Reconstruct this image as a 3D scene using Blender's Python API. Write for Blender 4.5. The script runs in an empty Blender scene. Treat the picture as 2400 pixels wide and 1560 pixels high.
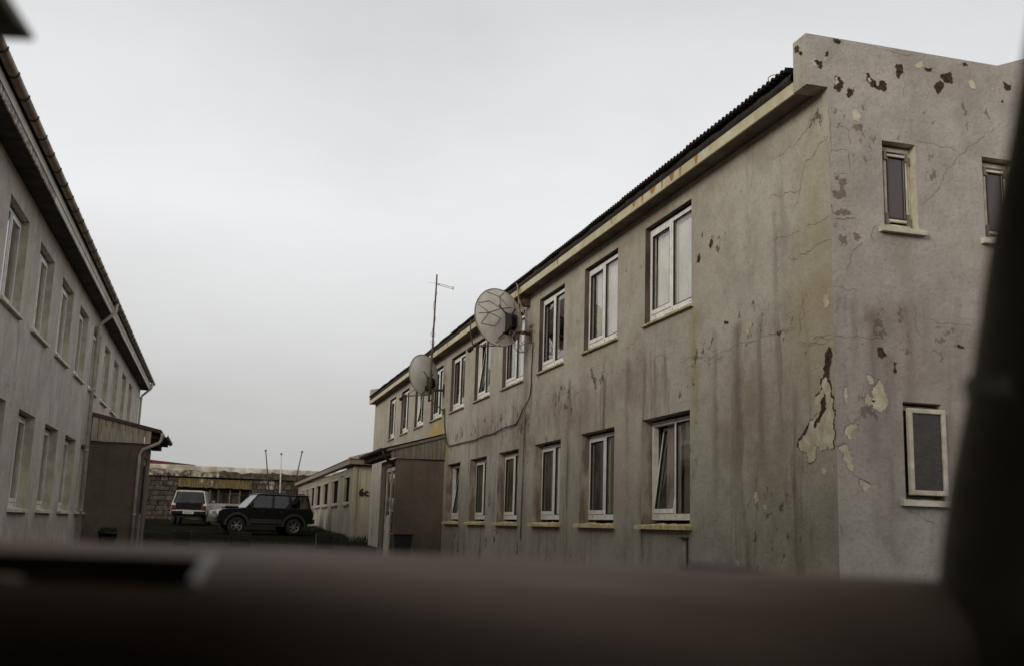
import bpy, bmesh, math, random
from mathutils import Vector, Matrix, noise as mnoise
rad = math.radians
random.seed(7)
SC = bpy.context.scene
COL = SC.collection

# ------------------------------------------------------------------ camera
CZ = 1.2                                   # eye height above the ground below the car
YAW, PITCH, ROLL = rad(15.255), rad(10.4475), rad(1.826)
fw = Vector((math.sin(YAW)*math.cos(PITCH), math.cos(YAW)*math.cos(PITCH), math.sin(PITCH)))
rt = Vector((math.cos(YAW), -math.sin(YAW), 0)); up = rt.cross(fw)
rt, up = rt*math.cos(ROLL)+up*math.sin(ROLL), up*math.cos(ROLL)-rt*math.sin(ROLL)
cam = bpy.data.cameras.new('camera'); camo = bpy.data.objects.new('camera', cam); COL.objects.link(camo)
mw = Matrix((rt, up, -fw)).transposed().to_4x4(); mw.translation = (0, 0, CZ); camo.matrix_world = mw
cam.lens = 37.0; cam.sensor_width = 36; cam.clip_start = 0.02; cam.clip_end = 5000
cam.dof.use_dof = True; cam.dof.focus_distance = 17.0; cam.dof.aperture_fstop = 2.9
SC.camera = camo

# ------------------------------------------------------------------ node helpers
class NB:
    def __init__(s, tree): s.t = tree
    def n(s, typ, ins=None, **props):
        nd = s.t.nodes.new(typ)
        for k, v in props.items(): setattr(nd, k, v)
        for k, v in (ins or {}).items(): s.set(nd.inputs[k], v)
        return nd
    def set(s, sock, v):
        if isinstance(v, bpy.types.NodeSocket): s.t.links.new(v, sock)
        else:
            if hasattr(sock.default_value, '__len__') and len(sock.default_value) == 4 and hasattr(v, '__len__') and len(v) == 3: v = (*v, 1)
            sock.default_value = v
    def m(s, op, a, b=0.0, clamp=False):
        return s.n('ShaderNodeMath', {0: a, 1: b}, operation=op, use_clamp=clamp).outputs[0]
    def v(s, op, a, b=(0, 0, 0), c=None):
        nd = s.n('ShaderNodeVectorMath', {0: a, 1: b}, operation=op)
        if c is not None: s.set(nd.inputs[2], c)
        return nd.outputs['Value'] if op in ('LENGTH', 'DISTANCE', 'DOT_PRODUCT') else nd.outputs[0]
    def mix(s, f, a, b, bt='MIX'):
        nd = s.n('ShaderNodeMix', data_type='RGBA', blend_type=bt)
        s.set(nd.inputs[0], f); s.set(nd.inputs[6], a); s.set(nd.inputs[7], b); return nd.outputs[2]
    def noise(s, vec, scale, detail=3, rough=.55, out=0):
        return s.n('ShaderNodeTexNoise', {'Vector': vec, 'Scale': scale, 'Detail': detail, 'Roughness': rough}).outputs[out]
    def rng(s, x, a, b, c=0.0, d=1.0):     # smooth map range
        return s.n('ShaderNodeMapRange', {0: x, 1: a, 2: b, 3: c, 4: d}, interpolation_type='SMOOTHSTEP').outputs[0]
    def ramp(s, f, stops):
        nd = s.n('ShaderNodeValToRGB', {0: f}); e = nd.color_ramp.elements
        while len(e) > 1: e.remove(e[-1])
        e[0].position = stops[0][0]; e[0].color = (*stops[0][1], 1)
        for p_, c_ in stops[1:]:
            q = e.new(p_); q.color = (*c_, 1)
        return nd.outputs[0]

# ------------------------------------------------------------------ world: overcast sky over a dimmed clear one
SUN_EL, SUN_AZ = rad(18), rad(-126)        # azimuth from +Y towards +X
W = bpy.data.worlds.new('World'); SC.world = W; W.use_nodes = True
W.node_tree.nodes.clear(); w = NB(W.node_tree)
sky = w.n('ShaderNodeTexSky', sky_type='NISHITA', sun_disc=False, sun_elevation=SUN_EL, sun_rotation=SUN_AZ, air_density=1.5, dust_density=6.0)
d = w.n('ShaderNodeTexCoord').outputs['Generated']
zz = w.n('ShaderNodeSeparateXYZ', {0: d}).outputs[2]
grad = w.ramp(zz, [(0.0, (.46, .455, .445)), (.06, (.52, .52, .512)), (.16, (.665, .665, .668)), (.28, (.835, .835, .848)), (.35, (.81, .81, .823)), (.46, (.70, .70, .71)), (.66, (.56, .557, .555)), (1.0, (.50, .495, .488))])
dm = w.v('MULTIPLY', d, (1.0, 1.0, 2.2))
c1 = w.noise(dm, 1.6, 4, .5); c2 = w.noise(dm, 4.5, 4, .55)
cl = w.m('ADD', w.rng(c1, .3, .7, .93, 1.07), w.rng(c2, .3, .7, -.028, .028))
cloud = w.v('SCALE', grad); cloud.node.inputs['Scale'].default_value = 1.0; w.set(cloud.node.inputs['Scale'], cl)
sk = w.v('SCALE', sky.outputs[0]); sk.node.inputs['Scale'].default_value = .10
col = w.mix(.93, sk, cloud)
bg = w.n('ShaderNodeBackground', {'Color': col, 'Strength': 1.0})
w.t.links.new(bg.outputs[0], w.n('ShaderNodeOutputWorld').inputs[0])

sun = bpy.data.lights.new('sun', 'SUN'); sun.energy = 1.5; sun.angle = rad(20); sun.color = (1, .94, .85)
suno = bpy.data.objects.new('sun', sun); COL.objects.link(suno)
sd = Vector((math.sin(SUN_AZ)*math.cos(SUN_EL), math.cos(SUN_AZ)*math.cos(SUN_EL), math.sin(SUN_EL)))
suno.rotation_euler = sd.to_track_quat('Z', 'Y').to_euler(); suno.location = (0, 0, 30)

cy = SC.cycles
cy.max_bounces = 6; cy.diffuse_bounces = 3; cy.glossy_bounces = 3; cy.transmission_bounces = 4; cy.transparent_max_bounces = 10; cy.caustics_reflective = False; cy.caustics_refractive = False
vs = SC.view_settings
vs.view_transform = 'Standard'; vs.look = 'None'; vs.exposure = 0.0; vs.gamma = 1.0; vs.use_curve_mapping = False

# ------------------------------------------------------------------ materials
MATS = {}
def newmat(name):
    m = bpy.data.materials.new(name); m.use_nodes = True; m.node_tree.nodes.clear()
    b = NB(m.node_tree); p = b.n('ShaderNodeBsdfPrincipled'); o = b.n('ShaderNodeOutputMaterial')
    b.t.links.new(p.outputs[0], o.inputs[0]); MATS[name] = m
    return m, b, p, o
def simple(name, c, rough=.7, metal=0, var=.25, vs=5.0, bump=.15, bs=60, c2=None, spec=.5, stretch=(1, 1, 1)):
    m, b, p, o = newmat(name)
    co = b.v('MULTIPLY', b.n('ShaderNodeTexCoord').outputs['Object'], stretch)
    f = b.noise(co, vs, 5, .6)
    dark = c2 or tuple(x*(1-var) for x in c)
    b.set(p.inputs['Base Color'], b.mix(b.rng(f, .36, .66), dark, c))
    b.set(p.inputs['Roughness'], b.rng(f, .3, .7, min(1, rough+.1), max(.02, rough-.08)))
    p.inputs['Metallic'].default_value = metal; p.inputs['Specular IOR Level'].default_value = spec
    if bump:
        bp = b.n('ShaderNodeBump', {'Strength': bump, 'Distance': .01, 'Height': b.noise(co, bs, 3)}); b.set(p.inputs['Normal'], bp.outputs[0])
    return m
def blobfield(b, co, blobs, ax):            # min over ellipses; ax 0: wall plane X-Z, 1: Y-Z
    cur = None
    for (u, z, ru, rz) in blobs:
        iv = (1/ru, 0, 1/rz) if ax == 0 else (0, 1/ru, 1/rz)
        cc = (-u/ru, 0, -z/rz) if ax == 0 else (0, -u/ru, -z/rz)
        L = b.v('LENGTH', b.v('MULTIPLY_ADD', co, iv, cc))
        cur = L if cur is None else b.m('MINIMUM', cur, L)
    return cur
def plaster(name, base, base2, ax, streak=(.15, .11, .085), streak_amt=.55, stains=(), runs=(), crack=.35, seed=0.0, rough=.85, leak=None, specks=(), scar=.85):
    m, b, p, o = newmat(name)
    raw = b.n('ShaderNodeTexCoord').outputs['Object']
    co = b.v('ADD', raw, (seed, seed, 0))
    big = b.noise(co, .5, 5, .62); med = b.noise(co, 2.3, 6, .68); fine = b.noise(co, 24, 4, .65)
    xyz = b.n('ShaderNodeSeparateXYZ', {0: raw}); U = xyz.outputs[ax]; Z = xyz.outputs[2]
    c = b.mix(b.rng(big, .36, .64), base, base2)
    c = b.mix(b.rng(med, .40, .68, 0, .50), c, tuple(x*.66 for x in base2))
    c = b.mix(b.rng(med, .42, .26, 0, .35), c, tuple(min(1, x*1.12) for x in base))
    c = b.mix(b.rng(fine, .48, .70, 0, .34), c, tuple(x*.5 for x in base2))
    # rain runs: noise stretched along Z, stronger where water leaks from a joint
    s1 = b.noise(b.v('MULTIPLY', b.v('ADD', co, b.v('SCALE', b.noise(co, 1.1, 2, .5, out=1))), (4.6, 4.6, .36)), 1.0, 5, .62); s1.node.inputs[0].links[0].from_node.inputs[0].links[0].from_node.inputs[1].links[0].from_node.inputs['Scale'].default_value = .22
    s2 = b.noise(b.v('MULTIPLY', co, (1.7, 1.7, .22)), 1.0, 4, .6)
    sf = b.m('MULTIPLY', b.rng(s1, .46, .70), b.rng(s2, .44, .64))
    if leak:
        lz = b.m('ADD', Z, b.m('MULTIPLY', b.m('SUBTRACT', s2, .5), .9))
        sf = b.m('MULTIPLY', sf, b.m('MULTIPLY_ADD', b.rng(lz, leak+.05, leak-.12), .75)); sf.node.inputs[1].links[0].from_node.inputs[2].default_value = .3
    c = b.mix(b.m('MULTIPLY', sf, streak_amt), c, streak)
    wv = b.v('ADD', raw, b.v('SCALE', b.v('SUBTRACT', b.noise(co, 4.0, 5, .65, out=1), (.5, .5, .5))))
    wv.node.inputs[1].links[0].from_node.inputs['Scale'].default_value = .55
    for (u, z, ru, rz, sc_, amt) in stains:          # soft coloured stains
        L = blobfield(b, wv, [(u, z, ru, rz)], ax)
        c = b.mix(b.m('MULTIPLY', b.rng(L, 1.0, .1), b.rng(med, .25, .65, .3*amt, amt)), c, sc_)
    for (u, wd, zt, zb, sc_, amt) in runs:           # single runs below sills, pipes and cracks
        du = b.m('ABSOLUTE', b.m('SUBTRACT', b.m('ADD', U, b.m('MULTIPLY', b.m('SUBTRACT', med, .5), wd*2.4)), u))
        f = b.m('MULTIPLY', b.rng(du, wd*1.2, 0.0), b.m('MULTIPLY', b.rng(Z, zb, zb+(zt-zb)*.8), b.rng(b.m('ADD', Z, b.m('MULTIPLY', b.m('SUBTRACT', s1, .5), .5)), zt+.03, zt-.12)))
        c = b.mix(b.m('MULTIPLY', f, b.rng(s1, .32, .6, amt*.3, amt)), c, sc_)
    hgt = b.m('ADD', b.m('MULTIPLY', med, .6), b.m('MULTIPLY', fine, .12))
    if crack: cw = b.v('ADD', co, b.v('SCALE', b.noise(co, 3.0, 5, .7, out=1))); cw.node.inputs[1].links[0].from_node.inputs['Scale'].default_value = .7
    if crack: v1 = b.n('ShaderNodeTexVoronoi', {'Vector': cw, 'Scale': .6}, feature='DISTANCE_TO_EDGE').outputs[0]
    if crack: kk = b.m('MULTIPLY', b.rng(v1, .008, .001), b.rng(b.noise(co, 1.3, 3), .47, .60))
    if crack: c = b.mix(b.m('MULTIPLY', kk, crack), c, (.09, .07, .055))
    # blistered scars, denser inside the given patches
    sv = b.noise(b.v('MULTIPLY', b.v('ADD', co, (4, 7, 2)), (1, 1, .75)), 6.5, 8, .72)
    area = b.rng(b.noise(b.v('ADD', co, (2, 5, 8)), .8, 3), .50, .64, 0, .7)
    if specks:
        sp = b.rng(blobfield(b, wv, [q[:4] for q in specks], ax), 1.0, .3)
        area = b.m('MAXIMUM', area, sp)
    thr = b.m('MULTIPLY_ADD', area, -.15); thr.node.inputs[2].default_value = .69
    sc3 = b.m('MULTIPLY', b.rng(b.m('SUBTRACT', sv, thr), 0, .03), scar)
    c = b.mix(sc3, c, (.085, .062, .05))
    b.set(p.inputs['Base Color'], c); b.set(p.inputs['Roughness'], rough); p.inputs['Specular IOR Level'].default_value = .25
    bp = b.n('ShaderNodeBump', {'Strength': .9, 'Distance': .045, 'Height': hgt}); b.set(p.inputs['Normal'], bp.outputs[0])
    return m

OCHRE = (.42, .27, .05); OLIVE = (.30, .265, .13); SOOT = (.10, .075, .06); UMBER = (.17, .125, .09)
BRN = (.185, .148, .112)
M_FAC = plaster('wall_paint_street', (.47, .44, .36), (.405, .365, .29), 1, streak_amt=.95, leak=3.55, crack=0,
    stains=[(8.75, 4.3, .5, 1.6, (.38, .33, .20), .5), (8.8, 3.2, .8, 1.4, (.35, .295, .17), .7), (10.0, 2.5, 1.7, 1.2, (.27, .21, .145), .75), (9.4, 1.0, 1.6, .9, (.27, .22, .14), .5), (27.2, 3.5, 1.6, .6, (.50, .33, .05), 1.0), (27.0, 3.3, 1.2, .3, (.62, .40, .04), 1.0), (26.3, 4.0, .6, 1.5, (.38, .33, .14), .8), (25.6, 2.9, .7, .6, (.36, .31, .14), .7), (18.8, 3.0, 1.5, 1.0, SOOT, .65), (19.0, 4.4, .6, 1.2, (.2, .15, .12), .6), (16.0, 3.1, 2.4, .6, (.22, .165, .125), .65), (13.4, 3.2, 1.5, .6, (.24, .18, .135), .55), (21.5, 3.1, 1.8, .6, (.22, .165, .125), .6), (12.5, 5.35, 4.0, .25, (.26, .2, .15), .5)],
    runs=[(11.45, .16, 3.9, 1.9, OLIVE, .9), (10.9, .10, 3.5, 1.0, BRN, .8), (10.35, .15, 3.55, .7, BRN, .85), (9.85, .09, 3.5, 1.4, BRN, .7), (9.5, .06, 4.6, 3.0, BRN, .5), (13.6, .10, 3.6, 1.4, BRN, .7), (14.2, .05, 3.5, 2.7, BRN, .6), (16.1, .10, 3.7, 1.6, BRN, .7), (18.75, .2, 4.9, .2, (.16, .12, .10), .8), (18.3, .08, 3.9, 2.7, SOOT, .6), (19.5, .09, 3.6, 2.7, SOOT, .7), (21.2, .08, 3.7, 1.4, BRN, .7), (15.0, .06, 1.25, .1, BRN, .6), (17.6, .07, 1.25, .1, BRN, .6), (12.3, .05, 3.5, 2.7, BRN, .7), (13.0, .06, 3.5, 2.6, BRN, .6), (22.8, .06, 1.25, .1, BRN, .6), (25.2, .06, 1.25, .1, BRN, .6)],
    specks=[(14.8, 3.5, 1.0, .35), (16.4, 3.3, 1.2, .45), (18.9, 3.1, 1.2, .7), (20.5, 3.2, 1.3, .4), (22.3, 3.3, 1.4, .35), (24.2, 3.3, 1.2, .3), (10.9, 4.6, .5, .35), (9.6, 1.5, .7, .3), (11.3, 3.3, .7, .3), (24.6, .9, .8, .3), (21.0, .9, .9, .3)], seed=3.1)
M_GAB = plaster('wall_paint_end', (.515, .475, .42), (.43, .385, .335), 0, streak_amt=.6, leak=3.5, crack=0, scar=.55,
    stains=[(6.0, 3.15, .4, .4, (.22, .17, .145), .6), (6.3, 2.4, .5, 1.2, (.29, .235, .205), .6), (5.55, 4.4, .3, .7, (.30, .25, .22), .55), (6.9, 2.6, .6, 1.2, (.33, .28, .25), .5), (7.0, 5.7, .5, .3, (.33, .29, .25), .5)],
    runs=[(5.82, .12, 3.4, .5, (.22, .17, .15), .8), (5.98, .10, 2.95, .3, (.22, .17, .15), .8), (5.62, .06, 3.45, 2.4, (.22, .17, .15), .7), (6.2, .08, 3.4, 1.2, (.22, .17, .15), .7), (6.45, .10, 1.5, .2, (.25, .2, .17), .6), (6.2, .12, 4.1, 3.4, (.3, .26, .2), .6), (6.75, .06, 3.5, 2.0, (.24, .19, .17), .6)],
    specks=[(5.95, 3.2, .35, .35), (6.15, 2.95, .3, .3), (5.55, 4.2, .22, .6), (6.5, 4.7, .3, .4), (7.0, 5.4, .25, .4), (5.75, 2.3, .25, .4)], seed=11.7)
M_LEFT = plaster('wall_paint_grey', (.63, .585, .525), (.54, .49, .435), 1, streak_amt=.22, crack=.6, seed=21.3, leak=3.8, scar=.35,
    runs=[(18.7, .08, 3.9, 2.6, (.33, .28, .23), .7), (21.2, .08, 3.9, 2.4, (.33, .28, .23), .7), (16.2, .09, 3.9, 2.3, (.33, .28, .23), .7), (23.8, .08, 3.9, 2.6, (.33, .28, .23), .6), (18.6, .07, 1.22, .3, (.3, .25, .2), .7), (21.3, .07, 1.22, .3, (.3, .25, .2), .7), (24.5, .14, 5.2, .4, (.36, .31, .25), .6)], stains=[(17.5, 5.4, 6, .4, (.36, .31, .26), .6), (20, 1.0, 8, .5, (.33, .28, .23), .5)])
M_PORCH = plaster('porch_paint', (.215, .17, .13), (.175, .135, .105), 0, streak_amt=.55, crack=0, seed=31.0, scar=.4, stains=[(4.9, .7, 1.2, .5, (.10, .085, .055), .7), (-2.3, .8, 1.0, .5, (.10, .085, .06), .7), (5.2, 2.4, .3, .8, (.13, .10, .075), .6)], runs=[(4.6, .08, 2.75, 1.4, (.11, .085, .065), .6), (5.0, .06, 2.75, 1.8, (.11, .085, .065), .6), (-2.5, .07, 2.8, 1.5, (.11, .085, .065), .6), (-2.0, .06, 2.8, 1.9, (.11, .085, .065), .5)])
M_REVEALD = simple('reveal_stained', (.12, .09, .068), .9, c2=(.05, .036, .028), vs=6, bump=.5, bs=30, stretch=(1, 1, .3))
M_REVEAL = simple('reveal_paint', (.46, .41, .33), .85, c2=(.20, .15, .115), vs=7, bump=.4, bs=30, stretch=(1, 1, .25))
M_REVEAL_L = simple('reveal_paint_cream', (.64, .58, .45), .8, c2=(.46, .41, .31), vs=4, bump=.3, bs=30)
M_PVC = simple('window_plastic_white', (.87, .85, .79), .35, var=.18, vs=9, bump=.03)
M_GASKET = simple('gasket_rubber', (.03, .027, .024), .8, bump=0)
M_SILLUP = simple('weathered_sill', (.58, .51, .30), .95, c2=(.30, .25, .16), vs=7, bump=.8, bs=45)
M_LICHEN = simple('lichen_sill', (.74, .66, .42), .95, c2=(.54, .39, .15), vs=14, bump=.9, bs=45)
M_SILLPALE = simple('painted_sill', (.76, .71, .59), .75, c2=(.54, .48, .37), vs=6, bump=.3)
M_FASCIA = simple('fascia_cream', (.60, .55, .39), .75, c2=(.47, .41, .25), vs=3, bump=.3, bs=25)
M_RUST = simple('rust_runs', (.42, .22, .05), .8, c2=(.28, .12, .03), vs=9, stretch=(1, 6, 1))
M_FASCIAW = simple('fascia_grey_white', (.70, .68, .60), .7, c2=(.58, .55, .47), vs=2.5, bump=.3)
M_FLAKE = simple('flaking_paint', (.66, .62, .54), .8, c2=(.16, .11, .08), vs=12, bump=.5)
M_TAR = simple('rotten_board', (.016, .013, .01), .95, c2=(.04, .03, .023), vs=7, bump=.6, bs=25)
M_ROOF = simple('corrugated_iron', (.022, .018, .014), .85, c2=(.035, .025, .019), vs=3, bump=.2)
M_ROOFB = simple('brown_roof_sheet', (.10, .065, .05), .6, c2=(.07, .045, .035), vs=3)
M_GUTTER = simple('brown_gutter', (.30, .215, .15), .45, c2=(.21, .148, .10), vs=4, bump=.1)
M_STRAP = simple('gutter_strap_iron', (.018, .013, .01), .7, bump=0)
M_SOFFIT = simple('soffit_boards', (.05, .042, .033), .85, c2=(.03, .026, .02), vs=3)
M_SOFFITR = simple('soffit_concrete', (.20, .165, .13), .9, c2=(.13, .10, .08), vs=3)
M_PIPE = simple('pipe_pale', (.60, .54, .46), .5, c2=(.44, .38, .31), vs=5)
M_PIPED = simple('pipe_brown', (.05, .04, .032), .6)
M_BOARD = simple('cladding_boards', (.56, .49, .36), .75, c2=(.40, .34, .24), vs=4, stretch=(3, 3, .5), bump=.25)
M_BOARDD = simple('cladding_boards_brown', (.25, .21, .16), .8, c2=(.19, .155, .115), vs=4, stretch=(3, 3, .5), bump=.25)
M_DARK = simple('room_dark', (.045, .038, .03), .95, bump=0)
M_FLOORS = simple('room_floor', (.10, .08, .06), .9, bump=0)
M_CURT = simple('curtain_white', (.82, .80, .76), .9, vs=2, bump=.1)
M_CURTB = simple('curtain_beige', (.30, .25, .20), .9, vs=2, bump=.1)
M_BLACK = simple('black_plastic', (.016, .015, .014), .55, bump=.1)
M_ASPH = simple('asphalt_lane', (.075, .055, .042), .95, c2=(.05, .038, .03), vs=1.2, bump=.6, bs=90, spec=0)
M_YARD = simple('yard_asphalt', (.02, .019, .013), 1.0, c2=(.011, .011, .008), vs=1.5, bump=.6, bs=60, spec=0)
M_GRASS = simple('grass_blades', (.045, .055, .02), .8, c2=(.03, .032, .015), vs=9, bump=0)
M_STEEL = simple('galvanised_steel', (.30, .28, .25), .55, metal=.6, c2=(.2, .17, .14), vs=5)
M_MAST = simple('rusty_mast', (.075, .05, .037), .8, c2=(.12, .075, .05), vs=20)
M_DISHM = simple('dish_grey', (.68, .65, .59), .5, c2=(.54, .50, .44), vs=3, bump=.1)
M_DISH2 = simple('dish_pale', (.68, .66, .61), .45, c2=(.57, .55, .50), vs=3, bump=.1)
M_RIB = simple('dish_rib_brown', (.26, .20, .155), .7)
M_CABLE = simple('cable_dark', (.05, .042, .035), .6, bump=0)
M_CABLEP = simple('cable_pale', (.33, .28, .20), .6, bump=0)
M_PEELD = simple('bare_rusty_render_and_edge_shade', (.10, .062, .048), .95, c2=(.045, .027, .021), vs=22, bump=.8, bs=70, spec=.1)
M_PEELC = simple('bare_cream_render', (.66, .61, .47), .9, c2=(.48, .42, .29), vs=9, bump=.6, bs=60, spec=.1)
M_PEELG = simple('old_brown_coat_and_edge_shade', (.27, .215, .175), .9, c2=(.20, .16, .135), vs=18, bump=.5, bs=60, spec=.1)
M_CRACK = simple('crack_shadow', (.15, .12, .095), .95, c2=(.24, .2, .16), vs=6, bump=0, spec=0)
M_CAULK = simple('white_paint_marks', (.5, .47, .42), .8, bump=0)

def glassmat(name, tint, rough=.03, boost=0.0):
    m, b, p, o = newmat(name); b.t.nodes.remove(p)
    co = b.n('ShaderNodeTexCoord').outputs['Object']
    bp = b.n('ShaderNodeBump', {'Strength': .06, 'Distance': .02, 'Height': b.noise(co, 1.8, 2)})
    g = b.n('ShaderNodeBsdfGlossy', {'Color': (.92, .92, .92), 'Roughness': rough, 'Normal': bp.outputs[0]}); t = b.n('ShaderNodeBsdfTransparent', {'Color': tint})
    fc_ = b.n('ShaderNodeLayerWeight', {'Blend': .5}).outputs['Facing']
    fr = b.m('MULTIPLY_ADD', b.m('POWER', fc_, 5.0), .9); fr.node.inputs[2].default_value = .05
    mx = b.n('ShaderNodeMixShader', {0: b.m('ADD', fr, boost, True), 1: t.outputs[0], 2: g.outputs[0]})
    b.t.links.new(mx.outputs[0], o.inputs[0]); return m
M_PANE = glassmat('window_glass', (.93, .93, .90), boost=.03)
M_CARGLASS = glassmat('car_glass', (.5, .52, .5), boost=0.0)
M_FROST = simple('frosted_glass', (.06, .05, .038), .3, bump=.25, bs=35, vs=9, c2=(.045, .038, .03))
M_OBSC = simple('obscured_glass', (.085, .067, .062), .12, bump=.05, bs=20, vs=1)

# ------------------------------------------------------------------ mesh helpers
class MB:
    def __init__(s): s.v = []; s.f = []; s.mi = []
    def add(s, vs, fs, mi=0):
        o = len(s.v); s.v += [tuple(q) for q in vs]
        for f in fs: s.f.append(tuple(i+o for i in f)); s.mi.append(mi)
        return s
    def hexa(s, P, mi=0):      # 8 points: bottom loop 0-3, top loop 4-7
        return s.add(P, [(3, 2, 1, 0), (4, 5, 6, 7), (0, 1, 5, 4), (1, 2, 6, 5), (2, 3, 7, 6), (3, 0, 4, 7)], mi)
    def box(s, x0, x1, y0, y1, z0, z1, mi=0):
        return s.hexa([(x0, y0, z0), (x1, y0, z0), (x1, y1, z0), (x0, y1, z0), (x0, y0, z1), (x1, y0, z1), (x1, y1, z1), (x0, y1, z1)], mi)
    def lbox(s, P, u0, u1, z0, z1, d0, d1, mi=0):   # P maps (u, z, depth) to the world
        return s.hexa([P(u0, z0, d0), P(u1, z0, d0), P(u1, z0, d1), P(u0, z0, d1), P(u0, z1, d0), P(u1, z1, d0), P(u1, z1, d1), P(u0, z1, d1)], mi)
    def bar(s, a, b, w, h, upv=(0, 0, 1), mi=0):
        a = Vector(a); b = Vector(b); t = (b-a).normalized(); r = t.cross(Vector(upv))
        if r.length < 1e-4: r = t.cross(Vector((1, 0, 0)))
        r.normalize(); u = r.cross(t); r *= w/2; u *= h/2
        return s.hexa([a-r-u, a+r-u, b+r-u, b-r-u, a-r+u, a+r+u, b+r+u, b-r+u], mi)
    def tube(s, pts, r, n=8, mi=0, cap=True):
        pts = [Vector(q) for q in pts]; rings = []; pr = None
        for i, q in enumerate(pts):
            t = (pts[min(i+1, len(pts)-1)]-pts[max(i-1, 0)]).normalized()
            if pr is None:
                a = t.cross(Vector((0, 0, 1)))
                if a.length < 1e-3: a = t.cross(Vector((1, 0, 0)))
            else: a = pr-t*pr.dot(t)
            a.normalize(); pr = a; bb = t.cross(a)
            rr = r[i] if isinstance(r, (list, tuple)) else r
            rings.append([q+(a*math.cos(2*math.pi*k/n)+bb*math.sin(2*math.pi*k/n))*rr for k in range(n)])
        vs = [x for R_ in rings for x in R_]; fs = []
        for i in range(len(pts)-1):
            for k in range(n): fs.append((i*n+k, i*n+(k+1) % n, (i+1)*n+(k+1) % n, (i+1)*n+k))
        if cap: fs += [tuple(range(n))[::-1], tuple((len(pts)-1)*n+k for k in range(n))]
        return s.add(vs, fs, mi)
    def lathe(s, prof, c, ax, n=24, mi=0):          # prof: (radius, along axis)
        ax = Vector(ax).normalized(); a = ax.cross(Vector((0, 0, 1)))
        if a.length < 1e-3: a = ax.cross(Vector((1, 0, 0)))
        a.normalize(); bb = ax.cross(a); c = Vector(c); vs = []; fs = []
        for (r, h) in prof:
            for k in range(n): vs.append(c+ax*h+(a*math.cos(2*math.pi*k/n)+bb*math.sin(2*math.pi*k/n))*r)
        for i in range(len(prof)-1):
            for k in range(n): fs.append((i*n+k, i*n+(k+1) % n, (i+1)*n+(k+1) % n, (i+1)*n+k))
        return s.add(vs, fs, mi)
    def prism(s, poly, P0, P1, mi=0):               # poly list; P0/P1 map a 2D point to the two end planes
        n = len(poly)
        vs = [P0(*q) for q in poly]+[P1(*q) for q in poly]
        fs = [tuple(range(n))[::-1], tuple(range(n, 2*n))]+[(i, (i+1) % n, n+(i+1) % n, n+i) for i in range(n)]
        return s.add(vs, fs, mi)
    def mesh(s, name, mats, smooth=False, recalc=True):
        me = bpy.data.meshes.new(name); me.from_pydata(s.v, [], s.f)
        for m in (mats if isinstance(mats, (list, tuple)) else [mats]): me.materials.append(m)
        me.polygons.foreach_set('material_index', s.mi)
        if recalc:
            bm = bmesh.new(); bm.from_mesh(me); bmesh.ops.recalc_face_normals(bm, faces=bm.faces); bm.to_mesh(me); bm.free()
        if smooth: me.polygons.foreach_set('use_smooth', [True]*len(me.polygons))
        return me
    def build(s, name, mats, parent=None, smooth=False, bevel=0, seg=2, recalc=True):
        o = bpy.data.objects.new(name, s.mesh(name, mats, smooth, recalc)); COL.objects.link(o)
        if bevel:
            q = o.modifiers.new('bevel', 'BEVEL'); q.width = bevel; q.segments = seg; q.limit_method = 'ANGLE'; q.angle_limit = rad(40)
        if parent: adopt(o, parent)
        return o
def adopt(o, parent):
    o.parent = parent; T = parent.get('_T'); T = Matrix([list(r) for r in T]) if T is not None else Matrix()
    o.matrix_parent_inverse = T.inverted(); return o
def empty(name, loc, label, cat, group=None):
    o = bpy.data.objects.new(name, None); COL.objects.link(o); o.location = loc; o.empty_display_size = .2
    o['_T'] = [list(r) for r in Matrix.Translation(loc)]
    tag(o, label, cat, group); return o
def tag(o, label=None, cat=None, group=None, kind=None):
    if label: o['label'] = label
    if cat: o['category'] = cat
    if group: o['group'] = group
    if kind: o['kind'] = kind
    return o
def linked(name, me, parent=None, M=None):
    o = bpy.data.objects.new(name, me); COL.objects.link(o)
    if M is not None: o.matrix_basis = M
    if parent: adopt(o, parent)
    return o
def spline(pts, n=8):
    P = [Vector(q) for q in pts]; P = [2*P[0]-P[1]]+P+[2*P[-1]-P[-2]]; out = []
    for i in range(1, len(P)-2):
        for k in range(n):
            t = k/n; a, b_, c, d_ = P[i-1:i+3]
            out.append(.5*((2*b_)+(c-a)*t+(2*a-5*b_+4*c-d_)*t*t+(3*b_-a-3*c+d_)*t**3))
    out.append(P[-2]); return out
def lerp_tab(tab, y):
    if y <= tab[0][0]: return tab[0][1]
    for (a, za), (b_, zb) in zip(tab, tab[1:]):
        if y <= b_: return za+(zb-za)*(y-a)/(b_-a)
    return tab[-1][1]
GT = [(-60, 0), (4, 0), (38, .43), (49, .56), (57, .80), (62, .92), (74, 1.04), (90, 1.5), (200, 2.2), (1500, 3)]
def G(y): return lerp_tab(GT, y)

# ------------------------------------------------------------------ ground
def strip(name, x0, x1, ys, nx, dz, mat, jit=0):
    b = MB(); vs = []; fs = []
    for y in ys:
        for i in range(nx+1):
            x = x0+(x1-x0)*i/nx
            vs.append((x, y+(random.uniform(-jit, jit) if jit else 0), G(y)+dz))
    for j in range(len(ys)-1):
        for i in range(nx): a = j*(nx+1)+i; fs.append((a, a+1, a+nx+2, a+nx+1))
    b.add(vs, fs); o = b.build(name, mat, smooth=True, recalc=False); return tag(o, kind='structure')
strip('ground', -900, 900, [-300, -60, 4, 12, 20, 30, 38, 43, 49, 53, 57, 62, 75, 90, 140, 200, 600, 1500], 6, -.02, M_YARD)
strip('lane', -2.895, 5.4, [-30, 4, 12, 20, 28, 33, 36.5], 6, 0, M_ASPH)

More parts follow.
